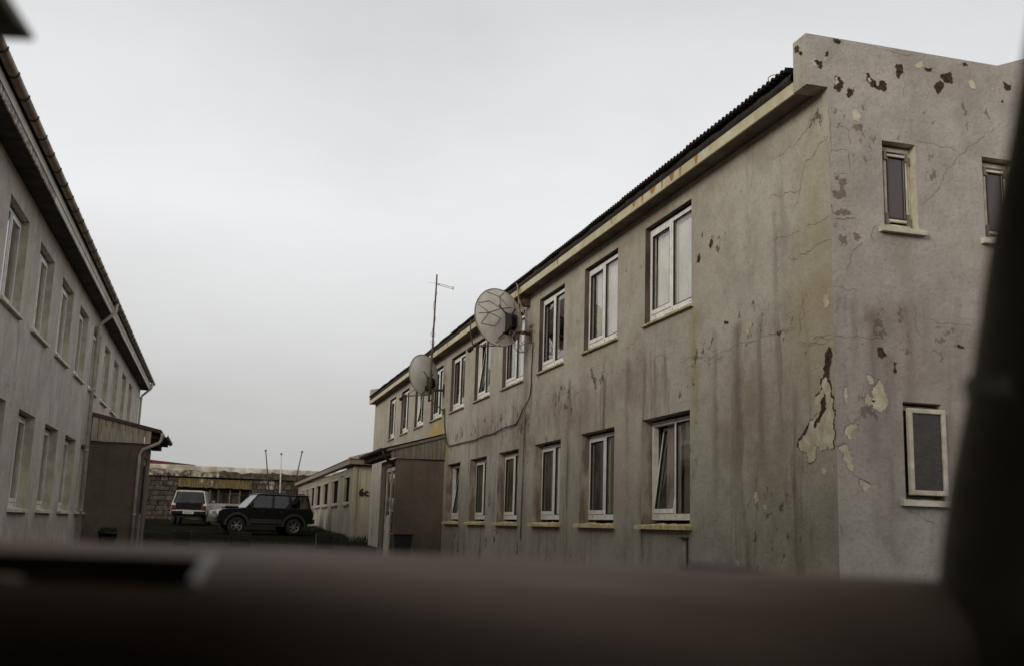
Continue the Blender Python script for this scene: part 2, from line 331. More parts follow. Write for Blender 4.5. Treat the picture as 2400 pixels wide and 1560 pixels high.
# ------------------------------------------------------------------ walls with openings
def wallmesh(b, P, u0, u1, z0, z1, ops, th=.28, mi=0, mr=1, hi=False):
    """front sheet with holes, plus reveals; ops: (ua, ub, za, zb)"""
    us = sorted({u0, u1, *[o[0] for o in ops], *[o[1] for o in ops]}); zs = sorted({z0, z1, *[o[2] for o in ops], *[o[3] for o in ops]})
    for i in range(len(us)-1):
        for j in range(len(zs)-1):
            um, zm = (us[i]+us[i+1])/2, (zs[j]+zs[j+1])/2
            if any(o[0] < um < o[1] and o[2] < zm < o[3] for o in ops): continue
            b.add([P(us[i], zs[j], 0), P(us[i+1], zs[j], 0), P(us[i+1], zs[j+1], 0), P(us[i], zs[j+1], 0)], [(0, 1, 2, 3)], mi)
            b.add([P(us[i], zs[j], th), P(us[i+1], zs[j], th), P(us[i+1], zs[j+1], th), P(us[i], zs[j+1], th)], [(3, 2, 1, 0)], mi)
    for (a, c, e, f) in ops:
        for q in ([(a, e), (a, f)], [(c, f), (c, e)], [(a, f), (c, f)], [(c, e), (a, e)]):
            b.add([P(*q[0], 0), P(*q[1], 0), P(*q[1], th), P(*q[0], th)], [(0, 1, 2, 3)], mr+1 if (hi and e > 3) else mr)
def sill_mesh(b, P, u0, u1, z, d0, d1, th=.05, rough=0.0, mi=0, slope=.03):
    n = max(6, int((u1-u0)/.06)); rows = [(d0, -th), (d0, 0), (d0+.03, .003), ((d0+d1)/2, slope*.5), (d1, slope), (d1, -th)]
    vs = []; fs = []
    for i in range(n+1):
        u = u0+(u1-u0)*i/n
        for (dd, h) in rows:
            hh = h
            if rough and h >= 0: hh += rough*(mnoise.noise(Vector((u*9, dd*40, z)))+.6*mnoise.noise(Vector((u*31, dd*90, z))))
            vs.append(P(u, z+hh, dd))
    R_ = len(rows)
    for i in range(n):
        for k in range(R_): fs.append((i*R_+k, i*R_+(k+1) % R_, (i+1)*R_+(k+1) % R_, (i+1)*R_+k))
    fs += [tuple(range(R_)), tuple(n*R_+k for k in range(R_))[::-1]]
    b.add(vs, fs, mi)
def curtain(P, ua, ub, za, zb, dd, parent, mat, amp=.018, wl=.09):
    b = MB(); n = max(6, int((ub-ua)/.018)); vs = []; fs = []; ph = random.random()*6
    for i in range(n+1):
        u = ua+(ub-ua)*i/n; w_ = amp*(math.sin(u/wl*6.283+ph)+.5*math.sin(u/wl*3.1+ph*2))
        vs += [P(u, za, dd+w_*1.3), P(u, (za+zb)/2, dd+w_), P(u, zb, dd+w_*.5)]
    for i in range(n):
        for k in range(2): fs.append((i*3+k, i*3+k+1, (i+1)*3+k+1, (i+1)*3+k))
    b.add(vs, fs); return b.build('curtain', mat, parent, smooth=True, recalc=False)
def ring(b, P, u0, u1, z0, z1, w_, d0, d1, wb=None, mi=0):
    wb = wb or w_
    b.lbox(P, u0, u0+w_, z0, z1, d0, d1, mi); b.lbox(P, u1-w_, u1, z0, z1, d0, d1, mi)
    b.lbox(P, u0+w_, u1-w_, z0, z0+wb, d0, d1, mi); b.lbox(P, u0+w_, u1-w_, z1-w_, z1, d0, d1, mi)
def window(parent, P, ua, ub, za, zb, dep, tilt=0, curt=(), sill=M_LICHEN, sill_rough=.012, far_sash=True, gap=.06, sd=.07, bot=.08, smat=M_PVC, sth=.045, seal=True):
    """a two-light window: fixed light and a sash, frame set back by dep, sill in front"""
    gd = .022 if seal else .008; zf = za+gap; b = MB(); fwid = .055
    mid = ua+(ub-ua)*.5; ring(b, P, ua+.004, ub-.004, zf, zb-.03, fwid, dep, dep+.07, bot)
    b.lbox(P, mid-.027, mid+.027, zf+bot, zb-.03-fwid, dep, dep+.07)
    for uu in (ua+.2, mid, ub-.2): b.lbox(P, uu-.009, uu+.009, zf+bot*.45, zf+bot*.45+.018, dep-.003, dep+.001, 1)
    b.lbox(P, ua+.002, ub-.002, zb-.03, zb, dep+.005, dep+.06, 1)
    wdw = b.build('window', [smat, M_GASKET], parent, bevel=.006)
    if far_sash: s0, s1, f0, f1 = mid+.027, ub-.004-fwid, ua+.004+fwid, mid-.027
    else: s0, s1, f0, f1 = ua+.004+fwid, mid-.027, mid+.027, ub-.004-fwid
    zs0, zs1 = zf+bot, zb-.03-fwid
    def PT(u, z, d_):                       # bottom-hung sash tilting inwards
        return P(u, zs0+(z-zs0)*math.cos(tilt)-(d_-dep)*math.sin(tilt), dep+(d_-dep)*math.cos(tilt)+(z-zs0)*math.sin(tilt))
    b = MB(); ring(b, PT, s0+.004, s1-.004, zs0+.004, zs1-.004, .042, dep-.012, dep+.05, .06)
    if seal: ring(b, PT, s0+.046, s1-.046, zs0+.064, zs1-.046, .008, dep-.014, dep+.02, mi=1)
    b.build('sash', [smat, M_GASKET], wdw, bevel=.005)
    b = MB(); b.lbox(PT, s0+.046, s1-.046, zs0+.064, zs1-.046, dep+gd, dep+gd+.004); b.build('pane', M_PANE, wdw)
    if seal: b = MB(); ring(b, P, f0, f1, zs0, zs1, .01, dep-.002, dep+.02, mi=0); b.build('gasket', M_GASKET, wdw)
    b = MB(); b.lbox(P, f0, f1, zs0, zs1, dep+gd, dep+gd+.004); b.build('pane', M_PANE, wdw)
    if sill:
        b = MB(); sill_mesh(b, P, ua-.06, ub+.03, za, -sd, dep+.02, sth, sill_rough); b.build('sill', sill, wdw)
    L = ub-ua
    for (a, c, mt) in curt: curtain(P, ua+.05+a*(L-.1), ua+.05+c*(L-.1), zs0-.05, zs1+.04, dep+.085, wdw, mt)
    return wdw

# ------------------------------------------------------------------ right apartment building
XF, YN, YF = 5.4, 8.46, 38.6
RB = empty('apartment_building', (XF+4.5, 23.5, 0), 'long two-storey building with peeling grey plaster and satellite dishes on its wall', 'building')
PR = lambda u, z, d_: (XF+d_, u, z)
UP = [(11.53, 13.0), (14.03, 15.48), (16.5, 17.93), (18.9, 20.45), (21.45, 22.86), (23.88, 25.4), (26.4, 27.88), (28.92, 30.32), (31.4, 32.75), (33.87, 35.1)]
LO = [(11.57, 13.07), (14.08, 15.55), (16.53, 18.04), (19.05, 20.55), (21.5, 23.0), (23.98, 25.42)]
LO2 = [(29.2, 30.6), (31.6, 33.0), (34.1, 35.4)]
UZ, LZ = (3.93, 5.28), (1.28, 2.66)
ops = [(a, c, *UZ) for a, c in UP]+[(a, c, *LZ) for a, c in LO+LO2]
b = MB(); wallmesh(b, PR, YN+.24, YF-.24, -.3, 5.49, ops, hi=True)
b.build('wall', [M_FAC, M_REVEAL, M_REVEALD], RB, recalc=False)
# end wall with stepped parapet
GX1 = 14.4; RX = 9.9; RZ = 6.01+.385*(RX-7.38)
gops = [(5.98, 6.36, 4.14, 5.02), (7.13, 7.51, 4.14, 5.0), (6.11, 6.53, 1.56, 2.47)]
PG = lambda u, z, d_: (u, YN+d_, z)
b = MB(); wallmesh(b, PG, XF, GX1, -.3, 5.485, gops, th=.24, mi=0, mr=2)
b.add([(XF, YN, -.3), (XF, YN+.24, -.3), (XF, YN+.24, 5.485), (XF, YN, 5.485)], [(0, 1, 2, 3)], 1)
poly = [(5.17, 5.485), (GX1+.23, 5.485), (GX1+.23, 6.01), (12.42, 6.01), (RX, RZ), (7.38, 6.01), (5.17, 6.01)]
n = len(poly)
b.add([(x, YN, z) for x, z in poly], [tuple(range(n))], 0); b.add([(x, YN+.24, z) for x, z in poly], [tuple(range(n))[::-1]], 0)
for i in range(n):
    (xa, za), (xb, zb) = poly[i], poly[(i+1) % n]
    b.add([(xa, YN, za), (xb, YN, zb), (xb, YN+.24, zb), (xa, YN+.24, za)], [(0, 1, 2, 3)], 1 if i == n-1 else 0)
b.build('end_wall', [M_GAB, M_FAC, M_REVEAL_L], RB, recalc=False)
b = MB(); b.prism([(XF, -.3), (GX1, -.3), (GX1, 5.485), (GX1+.23, 5.485), (GX1+.23, 6.01), (RX, RZ), (5.17, 6.01), (5.17, 5.485), (XF, 5.485)], lambda x, z: (x, YF-.24, z), lambda x, z: (x, YF, z))
b.build('end_wall', M_GAB, RB)
b = MB(); b.box(GX1-.25, GX1, YN+.24, YF-.24, -.3, 5.6); b.build('rear_wall', M_GAB, RB)
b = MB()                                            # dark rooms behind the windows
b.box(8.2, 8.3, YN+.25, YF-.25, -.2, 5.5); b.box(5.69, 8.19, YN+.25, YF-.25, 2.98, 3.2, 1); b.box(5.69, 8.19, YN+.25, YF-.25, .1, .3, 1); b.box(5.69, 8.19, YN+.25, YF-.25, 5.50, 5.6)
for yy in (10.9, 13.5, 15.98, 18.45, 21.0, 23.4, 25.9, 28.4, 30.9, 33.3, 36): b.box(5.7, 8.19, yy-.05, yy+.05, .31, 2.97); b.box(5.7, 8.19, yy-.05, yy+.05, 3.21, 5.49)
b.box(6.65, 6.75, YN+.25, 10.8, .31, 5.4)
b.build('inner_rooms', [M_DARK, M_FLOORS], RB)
# eaves: soffit, cream fascia, rotten board and corrugated sheets
b = MB(); b.box(5.19, 5.66, YN+.245, YF-.245, 5.492, 5.53); b.build('soffit', M_SOFFITR, RB)
b = MB()
for a, c in [(YN+.245, 13.2), (13.204, 17.6), (17.604, 21.9), (21.904, 26.2), (26.204, 30.5), (30.504, 34.7), (34.704, YF-.245)]: 
    fa = MB(); fa.box(5.165, 5.188, a, c, 5.475, 5.60); fa.build('fascia_board', M_FASCIA, RB, bevel=.004)
for (yy, wd, h) in [(10.9, .10, .11), (11.35, .05, .12), (11.6, .16, .1), (11.9, .05, .12), (12.2, .2, .08), (12.55, .06, .12), (12.85, .12, .07), (24.9, .12, .1), (25.4, .05, .12), (13.7, .05, .09), (16.2, .07, .1), (19.9, .06, .11), (29.0, .07, .1)]:
    b = MB(); b.add([(5.1625, yy-wd/2, 5.598), (5.1625, yy+wd/2, 5.598), (5.1625, yy+wd*.3, 5.598-h*.6), (5.1625, yy+wd*.12, 5.598-h), (5.1625, yy-wd*.2, 5.598-h*.9), (5.1625, yy-wd*.35, 5.598-h*.5)], [(0, 1, 2, 3, 4, 5)]); b.build('rust_stain', M_RUST, RB, recalc=False)
b = MB(); vs = []; N_ = 240                           # broken timber edge above the fascia
for i in range(N_+1):
    y = YN+.26+(YF-YN-.52)*i/N_; q = .018*mnoise.noise(Vector((y*2.1, 0, 0)))+.012*mnoise.noise(Vector((y*7, 1, 0)))
    vs += [(5.20+q, y, 5.601), (5.15+q, y, 5.635+q), (5.17+q*1.5, y, 5.70), (5.4, y, 5.75)]
b.add(vs, [(i*4+k, i*4+k+1, i*4+k+5, i*4+k+4) for i in range(N_) for k in range(3)]); b.build('eaves_board', M_TAR, RB, recalc=False, smooth=True)
def corrugated(b, p0, ux, uy, L, prof_len, pitch=.092, amp=.012, edge=None, nper=6, mi=0):
    """sheet: corrugation runs along unit vector uy; p0 corner; L length along ux"""
    n = int(L/pitch*nper); p0 = Vector(p0); ux = Vector(ux); uy = Vector(uy); nn = ux.cross(uy); vs = []; fs = []
    for i in range(n+1):
        t = L*i/n; h = amp*math.sin(2*math.pi*t/pitch); e = edge(t) if edge else (0, 0)
        vs += [p0+ux*t+uy*e[0]+nn*(h+e[1]), p0+ux*t+uy*prof_len+nn*h]
    for i in range(n): fs.append((2*i, 2*i+1, 2*i+3, 2*i+2))
    b.add(vs, fs, mi)
sl = Vector((1, 0, .08)).normalized()
def edgeR(t):
    k = int(t/2.1); return (.02*math.sin(k*12.9)+.02*mnoise.noise(Vector((t*.8, 3, 0))), .014*math.sin(k*7.3)+.012*mnoise.noise(Vector((t*1.3, 0, 5))))
b = MB(); corrugated(b, (5.11, YF-.25, 5.722), (0, -1, 0), sl, YF-YN-.5, 4.95, edge=edgeR, amp=.02)
ro = b.build('roof', M_ROOF, RB, recalc=False)
b = MB(); slb = Vector((-1, 0, .08)).normalized(); corrugated(b, (GX1+.3, YN+.25, 5.70), (0, 1, 0), slb, YF-YN-.5, 4.85, amp=.014); b.build('roof_slope', M_ROOF, ro, recalc=False)
sm = ro.modifiers.new('thick', 'SOLIDIFY'); sm.thickness = .006
b = MB(); b.tube(spline([(5.13, 8.88, 5.75), (5.09, 8.97, 5.775), (5.09, 9.05, 5.775), (5.13, 9.1, 5.75)], 5), .004, 6); b.build('loose_wire', M_CABLE, RB, smooth=True)

W_ = M_CURT; B_ = M_CURTB
ucur = [[(0, 1, W_)], [(0, .9, W_)], [(.55, .62, W_)], [(0, .48, W_), (.78, .9, B_)], [(.0, .35, W_)], [(.1, .42, B_)], [(0, .3, W_)], [(.0, .35, W_)], [(0, .2, B_)], [(0, .2, W_)]]
lcur = [[(.15, .45, B_), (.55, .8, B_)], [(.05, .3, B_), (.6, .75, B_)], [(0, .2, W_), (.5, .68, W_)], [(0, .3, B_)], [(.2, .4, B_)], [(.1, .4, B_)]]
utilt = {4: .13, 7: .16}; ltilt = {0: .13, 5: .14}
for i, (a, c) in enumerate(UP): window(RB, PR, a, c, *UZ, .075, utilt.get(i, 0), ucur[i], sill=M_SILLUP, sill_rough=.012, sd=.05, gap=.05, sth=.028)
for i, (a, c) in enumerate(LO): window(RB, PR, a, c, *LZ, .15, ltilt.get(i, 0), lcur[i], sill_rough=.02, sd=.09, gap=.075)
for (a, c) in LO2: window(RB, PR, a, c, *LZ, .15)
# end-wall windows
def small_window(P, ua, ub, za, zb, dep, hung, glass, shut=True):
    b = MB(); ring(b, P, ua+.003, ub-.003, za+.03, zb-.02, .045, dep, dep+.06)
    w1 = b.build('window', M_SILLPALE, RB, bevel=.006)
    b = MB(); pr = -.03
    if hung: ring(b, P, ua+.06, ub-.06, za+.09, zb-.1, .03, dep-.035, dep-.004)
    else: ring(b, P, ua+.02, ub+.005, za+.05, zb-.06, .045, -.055, -.012)
    b.build('sash', M_SILLPALE, w1, bevel=.006)
    b = MB()
    if hung: b.lbox(P, ua+.09, ub-.09, za+.12, zb-.13, dep-.02, dep-.014); ring(b, P, ua+.086, ub-.086, za+.116, zb-.126, .012, dep-.04, dep-.036, mi=1)
    else: b.lbox(P, ua+.065, ub-.04, za+.095, zb-.105, -.034, -.028); b.lbox(P, ua+.01, ub-.01, za+.04, za+.05, .02, .1, 1)
    b.build('pane', [glass, M_GASKET], w1)
    if hung:
        for uu in (ua+.055, ub-.085):
            for zz_, q in ((za+.08, za+.062), (zb-.17, zb-.08)):
                b = MB(); b.lbox(P, uu, uu+.03, zz_, zz_+.09, dep-.05, dep-.041); b.lbox(P, uu-.004, uu+.045, min(q, zz_)-.0, min(q, zz_)+.018, dep-.052, dep-.0405); b.build('hinge', M_RIB, w1)
    b = MB(); sill_mesh(b, P, ua-.06, ub+.06, za, -.06, dep+.02, .05, .004); b.build('sill', M_SILLPALE, w1)
    return w1
small_window(PG, *gops[0], .1, True, M_OBSC)
w2 = small_window(PG, *gops[1], .1, True, M_OBSC); curtain(PG, 7.14, 7.5, 4.2, 4.95, .19, w2, M_CURT)
w3 = small_window(PG, *gops[2], .11, False, M_FROST)
b = MB(); b.lbox(PG, 6.115, 6.525, 1.565, 2.465, .175, .18); b.build('dark_opening', M_DARK, w3)

# flaked paint and cracks, each at its own place
CF = [[(8.666,2.654),(8.581,2.662),(8.544,2.593),(8.529,2.48),(8.511,2.367),(8.507,2.221),(8.49,2.092),(8.51,2.003),(8.608,2.027),(8.626,1.992),(8.71,1.988),(8.748,2.036),(8.827,2.06),(8.795,1.983),(8.867,1.904),(8.931,1.888),(8.969,1.994),(9.093,2.039),(9.117,2.108),(9.017,2.158),(8.925,2.237),(8.898,2.292),(8.816,2.322),(8.763,2.355),(8.811,2.454),(8.798,2.519),(8.716,2.519)],[(8.716,1.823),(8.665,1.839),(8.627,1.8),(8.685,1.775)],[(8.618,1.946),(8.584,1.953),(8.58,1.907),(8.613,1.9)],[(8.543,1.851),(8.507,1.858),(8.51,1.796),(8.544,1.815)],[(8.599,3.452),(8.532,3.448),(8.512,3.358),(8.571,3.312),(8.619,3.379)],[(10.145,3.45),(10.072,3.484),(10.025,3.464),(10.026,3.394),(10.089,3.334),(10.137,3.354)],[(9.993,1.645),(9.895,1.61),(9.914,1.534),(9.973,1.513)],[(9.817,1.489),(9.751,1.51),(9.73,1.478),(9.796,1.457)],[(10.43,0.955),(10.358,0.924),(10.311,0.882),(10.406,0.889)]]
DF = [[(8.605,2.9),(8.51,2.933),(8.5,2.847),(8.538,2.741),(8.555,2.65),(8.614,2.676),(8.666,2.664),(8.702,2.612),(8.71,2.669),(8.63,2.706),(8.616,2.808)],[(8.643,2.548),(8.617,2.452),(8.607,2.377),(8.679,2.319),(8.725,2.276),(8.804,2.208),(8.83,2.248),(8.737,2.324),(8.694,2.385),(8.673,2.477)],[(8.898,2.282),(8.925,2.227),(9.017,2.158),(9.109,2.108),(9.13,2.042),(9.143,2.081),(9.053,2.161),(8.949,2.248)],[(11.004,4.608),(10.946,4.602),(10.939,4.55),(10.987,4.511),(11.041,4.545)],[(11.36,4.484),(11.295,4.52),(11.272,4.471),(11.341,4.411),(11.379,4.428)],[(9.488,3.255),(9.403,3.245),(9.425,3.211),(9.476,3.213)],[(10.673,3.561),(10.553,3.545),(10.564,3.517),(10.647,3.527)]]
DP = [[(8.671,5.938),(8.618,5.95),(8.589,5.901),(8.52,5.841),(8.531,5.817),(8.571,5.841),(8.59,5.867),(8.662,5.899)]]
CG = [[(5.834,2.611),(5.857,2.659),(5.885,2.661),(5.908,2.597),(5.944,2.525),(5.956,2.47),(5.926,2.394),(5.878,2.349),(5.826,2.369),(5.796,2.414)],[(5.796,2.414),(5.723,2.428),(5.703,2.473),(5.736,2.521),(5.774,2.476),(5.818,2.462)],[(5.731,2.688),(5.753,2.703),(5.784,2.673),(5.803,2.618),(5.765,2.61)],[(5.498,2.57),(5.518,2.562),(5.527,2.499),(5.518,2.424),(5.503,2.402),(5.494,2.46),(5.481,2.514)],[(5.596,2.255),(5.625,2.193),(5.579,2.172),(5.556,2.098),(5.515,2.105),(5.486,2.122),(5.492,2.176),(5.539,2.215)],[(5.419,2.001),(5.461,2.035),(5.512,2.023),(5.542,1.971),(5.545,1.881),(5.563,1.795),(5.526,1.808),(5.497,1.87),(5.457,1.895)],[(5.622,1.723),(5.667,1.715),(5.708,1.699),(5.738,1.673),(5.706,1.645),(5.654,1.616),(5.641,1.67)],[(5.51,5.949),(5.542,5.962),(5.528,5.922)],[(5.231,5.698),(5.259,5.719),(5.276,5.679),(5.249,5.675)],[(5.365,5.787),(5.391,5.8),(5.386,5.747),(5.368,5.748)],[(6.132,5.775),(6.152,5.782),(6.153,5.735),(6.136,5.727)],[(6.389,5.868),(6.45,5.926),(6.488,5.927),(6.495,5.866),(6.446,5.841),(6.407,5.844)],[(6.889,5.971),(6.94,5.992),(6.947,5.954),(6.908,5.944)],[(7.007,5.784),(7.048,5.811),(7.095,5.761),(7.102,5.708),(7.062,5.711),(7.025,5.742)],[(5.656,5.299),(5.702,5.297),(5.747,5.27),(5.751,5.219),(5.726,5.173),(5.68,5.175),(5.654,5.206)]]
CG2 = [[(5.469,5.585),(5.51,5.603),(5.517,5.544),(5.489,5.506),(5.475,5.538)],[(5.632,5.51),(5.655,5.544),(5.688,5.535),(5.671,5.49)],[(5.843,5.636),(5.871,5.645),(5.883,5.612),(5.856,5.598)]]
DG = [[(5.475,6.004),(5.521,6.011),(5.558,5.991),(5.538,5.953),(5.501,5.956)],[(5.25,5.726),(5.296,5.747),(5.341,5.744),(5.348,5.69),(5.326,5.656),(5.294,5.665),(5.285,5.698)],[(5.38,5.841),(5.404,5.857),(5.41,5.811),(5.387,5.791),(5.37,5.805)],[(5.473,5.598),(5.528,5.611),(5.569,5.56),(5.562,5.517),(5.533,5.461),(5.497,5.456),(5.461,5.485),(5.481,5.539)],[(5.597,5.436),(5.617,5.499),(5.655,5.539),(5.691,5.536),(5.674,5.464),(5.641,5.408),(5.61,5.407)],[(5.826,5.685),(5.863,5.696),(5.88,5.65),(5.917,5.63),(5.924,5.561),(5.886,5.556),(5.856,5.595),(5.827,5.616)],[(5.915,5.586),(5.961,5.576),(5.972,5.621),(6.029,5.638),(6.058,5.607),(6.054,5.555),(6.006,5.53),(5.96,5.541)],[(6.158,5.806),(6.207,5.848),(6.242,5.854),(6.243,5.792),(6.222,5.736),(6.201,5.689),(6.173,5.712),(6.166,5.754)],[(6.494,5.857),(6.542,5.852),(6.588,5.866),(6.58,5.826),(6.531,5.815)],[(6.695,5.808),(6.755,5.831),(6.814,5.844),(6.827,5.783),(6.818,5.729),(6.769,5.73),(6.721,5.741),(6.688,5.771)],[(6.623,5.709),(6.673,5.743),(6.72,5.723),(6.697,5.649),(6.655,5.59),(6.628,5.621),(6.606,5.653)],[(6.949,5.981),(6.999,5.988),(7.012,5.946),(6.966,5.938)],[(7.436,5.848),(7.529,5.816),(7.532,5.771),(7.445,5.777)],[(7.406,5.636),(7.426,5.639),(7.425,5.616),(7.401,5.612)],[(5.868,2.966),(5.905,2.973),(5.957,2.886),(5.876,2.876)],[(6.028,2.84),(6.063,2.833),(6.052,2.738),(6.031,2.737)],[(6.701,3.043),(6.746,3.06),(6.812,3.042),(6.823,3.023),(6.756,3.028)]]
GG = [[(5.517,4.568),(5.58,4.567),(5.587,4.526),(5.542,4.504),(5.567,4.441),(5.575,4.401),(5.511,4.377),(5.431,4.384),(5.415,4.432),(5.46,4.445),(5.486,4.432),(5.505,4.484)],[(5.66,5.105),(5.716,5.146),(5.779,5.129),(5.769,5.086),(5.695,5.076)],[(5.636,4.056),(5.68,4.044),(5.724,4.016),(5.687,3.972),(5.643,3.983)],[(5.446,4.592),(5.5,4.599),(5.49,4.556),(5.445,4.55)],[(5.463,4.249),(5.562,4.276),(5.614,4.233),(5.542,4.2),(5.453,4.199)],[(5.473,3.982),(5.554,4.015),(5.57,3.935),(5.497,3.895)]]
KG = [[(7.317,5.33),(7.184,5.259),(7.038,5.113),(6.935,5.013),(6.772,4.849),(6.672,4.759),(6.607,4.598),(6.526,4.504),(6.418,4.407)],[(6.363,5.063),(6.496,5.054),(6.647,5.031),(6.916,5.01)],[(5.396,5.288),(5.421,5.123),(5.421,4.988),(5.426,4.855),(5.412,4.679)],[(5.432,5.082),(5.532,5.104),(5.622,5.074),(5.626,4.915)],[(5.435,4.856),(5.525,4.868),(5.616,4.866)],[(5.607,4.862),(5.616,4.763),(5.636,4.649)],[(5.428,4.61),(5.536,4.628),(5.59,4.626)],[(5.417,4.182),(5.559,4.186),(5.739,4.185)],[(5.858,3.981),(5.824,4.027),(5.845,4.111),(5.901,4.158)],[(5.732,3.968),(5.658,3.896),(5.6,3.761),(5.543,3.651)],[(6.032,5.97),(6.155,5.963),(6.288,5.958),(6.384,5.977)],[(6.477,4.65),(6.462,4.733),(6.521,4.792)],[(6.261,5.778),(6.271,5.656),(6.254,5.514)],[(5.396,3.024),(5.543,3.03),(5.754,3.037),(5.967,3.025)],[(5.409,3.51),(5.556,3.48),(5.663,3.505)],[(6.39,3.27),(6.589,3.247),(6.948,3.257)],[(6.118,1.49),(6.283,1.406),(6.47,1.312)],[(5.547,1.809),(5.627,1.741),(5.791,1.694)],[(5.41,1.325),(5.433,1.255),(5.422,1.167)],[(6.265,3.424),(6.278,3.212),(6.382,3.086)],[(6.444,2.995),(6.551,2.945)]]
KF = [[(8.649,5.277),(8.85,5.196),(8.992,5.143),(9.122,5.092),(9.186,5.132),(9.32,5.098),(9.559,5.124)],[(8.463,4.992),(8.602,4.969),(8.724,4.892),(8.877,4.876),(8.959,4.747),(8.995,4.62),(9.138,4.629),(9.367,4.654),(9.641,4.691)],[(8.995,4.62),(9.031,4.492),(9.144,4.421)],[(8.463,4.185),(8.691,4.192),(8.962,4.215)],[(8.463,3.957),(8.7,3.979),(9.002,3.954),(9.224,3.957)],[(8.995,4.173),(9.216,4.197),(9.654,4.186)],[(10.642,3.158),(10.978,3.143),(11.419,3.155),(11.73,3.164)],[(10.801,3.277),(11.013,3.294),(11.305,3.438)],[(9.087,3.291),(8.977,3.291),(8.985,3.572)],[(9.677,3.261),(9.435,3.241),(9.164,3.235)],[(9.095,3.069),(8.878,3.029),(8.466,3.02)],[(9.468,1.455),(9.408,1.531),(9.483,1.572)],[(11.439,2.763),(11.474,2.699)],[(11.237,1.58),(11.205,1.307),(11.272,1.092)],[(8.479,3.032),(8.753,3.026),(9.06,3.058)],[(9.155,3.215),(9.467,3.24),(9.82,3.255),(10.197,3.258),(10.496,3.246),(10.756,3.225)],[(10.756,3.225),(11.14,3.237),(11.488,3.27),(11.855,3.262)],[(8.463,3.019),(8.695,3.078),(8.827,3.059)],[(8.923,3.584),(8.986,3.468),(9.052,3.288),(9.099,3.082)],[(9.405,3.91),(9.47,3.892)],[(10.086,1.602),(10.182,1.448),(10.279,1.315)],[(9.098,1.971),(9.109,1.869),(8.95,1.801)],[(12.0,3.5),(12.6,3.46),(13.3,3.52),(13.9,3.47)],[(14.2,3.46),(15.0,3.52),(15.9,3.44),(16.6,3.47)],[(16.9,3.44),(17.6,3.5),(18.4,3.42)],[(19.2,3.47),(20.3,3.41),(21.2,3.46)],[(13.1,3.86),(13.4,3.75),(13.9,3.72)],[(12.1,3.8),(12.2,3.6),(11.9,3.5)],[(15.6,3.3),(16.0,3.25),(16.3,3.33)],[(14.3,3.75),(14.6,3.62),(14.9,3.66)]]
def fractal(pts, lv, amp, closed=True):
    P = [Vector(q) for q in pts]
    for _ in range(lv):
        out = []; n = len(P)
        for i in range(n if closed else n-1):
            a, c = P[i], P[(i+1) % n]; d_ = c-a; out += [a, (a+c)/2+Vector((-d_.y, d_.x))*random.uniform(-amp, amp)]
        if not closed: out.append(P[-1])
        P = out
    return P
def crosses(q):
    n = len(q); A = [(q[i].x, q[i].y, q[(i+1) % n].x, q[(i+1) % n].y) for i in range(n)]
    for i in range(n):
        ax_, ay, bx_, by = A[i]
        for j in range(i+2, n):
            if i == 0 and j == n-1: continue
            cx, cy_, dx, dy = A[j]
            if max(ax_, bx_) < min(cx, dx) or max(cx, dx) < min(ax_, bx_) or max(ay, by) < min(cy_, dy) or max(cy_, dy) < min(ay, by): continue
            o = lambda px, py, qx, qy, rx, ry: (qx-px)*(ry-py)-(qy-py)*(rx-px)
            if o(ax_, ay, bx_, by, cx, cy_)*o(ax_, ay, bx_, by, dx, dy) < 0 and o(cx, cy_, dx, dy, ax_, ay)*o(cx, cy_, dx, dy, bx_, by) < 0: return True
    return False
PF_ = lambda u, z, d_: (5.17+d_, u, z)
def patch(poly, P, mat, d_, rim=None):
    for k in range(9):
        q = fractal(poly, 4, .30-.03*k)
        if not crosses(q): break
    c = sum(q, Vector((0, 0)))/len(q)
    if rim:  # darker offset rim paints in the shadow of the paint edge
        b = MB(); r_ = [c+(v-c)*1.05+Vector((-.004, .007)) for v in q]
        b.add([P(v.x, v.y, -.0012) for v in r_], [tuple(range(len(r_)))]); b.build('painted_edge_shadow', rim, RB, recalc=False)
    b = MB(); b.add([P(v.x, v.y, -d_) for v in q], [tuple(range(len(q)))]); return b.build('peeled_patch', mat, RB, recalc=False)
for q in CF: patch(q, PR, M_PEELC, .003, M_PEELD if len(q) > 8 else None)
for q in DF: patch(q, PR, M_PEELD, .0045)
for q in DP: patch(q, PF_, M_PEELD, .0045)
for k, q in enumerate(CG): patch(q, PG, M_PEELC, .003, M_PEELG if k < 7 else None)
for q in DG: patch(q, PG, M_PEELD, .0045)
for q in CG2: patch(q, PG, M_PEELC, .006)
for q in GG: patch(q, PG, M_PEELG, .002)
def crack(pts, P, wd=.003):
    q = fractal(pts, 4, .16, False); vs = []; n = len(q)
    for i, v in enumerate(q):
        t = (q[min(i+1, n-1)]-q[max(i-1, 0)]); nn_ = Vector((-t.y, t.x)).normalized(); w_ = wd*(.35+.65*abs(mnoise.noise(Vector((v.x*9, v.y*9, 0)))*2))*min(1, .25+min(i, n-1-i)/8)
        vs += [P(*(v+nn_*w_), -.0016), P(*(v-nn_*w_), -.0016)]
    b = MB(); b.add(vs, [(2*i, 2*i+1, 2*i+3, 2*i+2) for i in range(n-1)]); b.build('crack', M_CRACK, RB, recalc=False)
for q in KG: crack(q, PG)
for q in KF: crack(q, PR, .004)

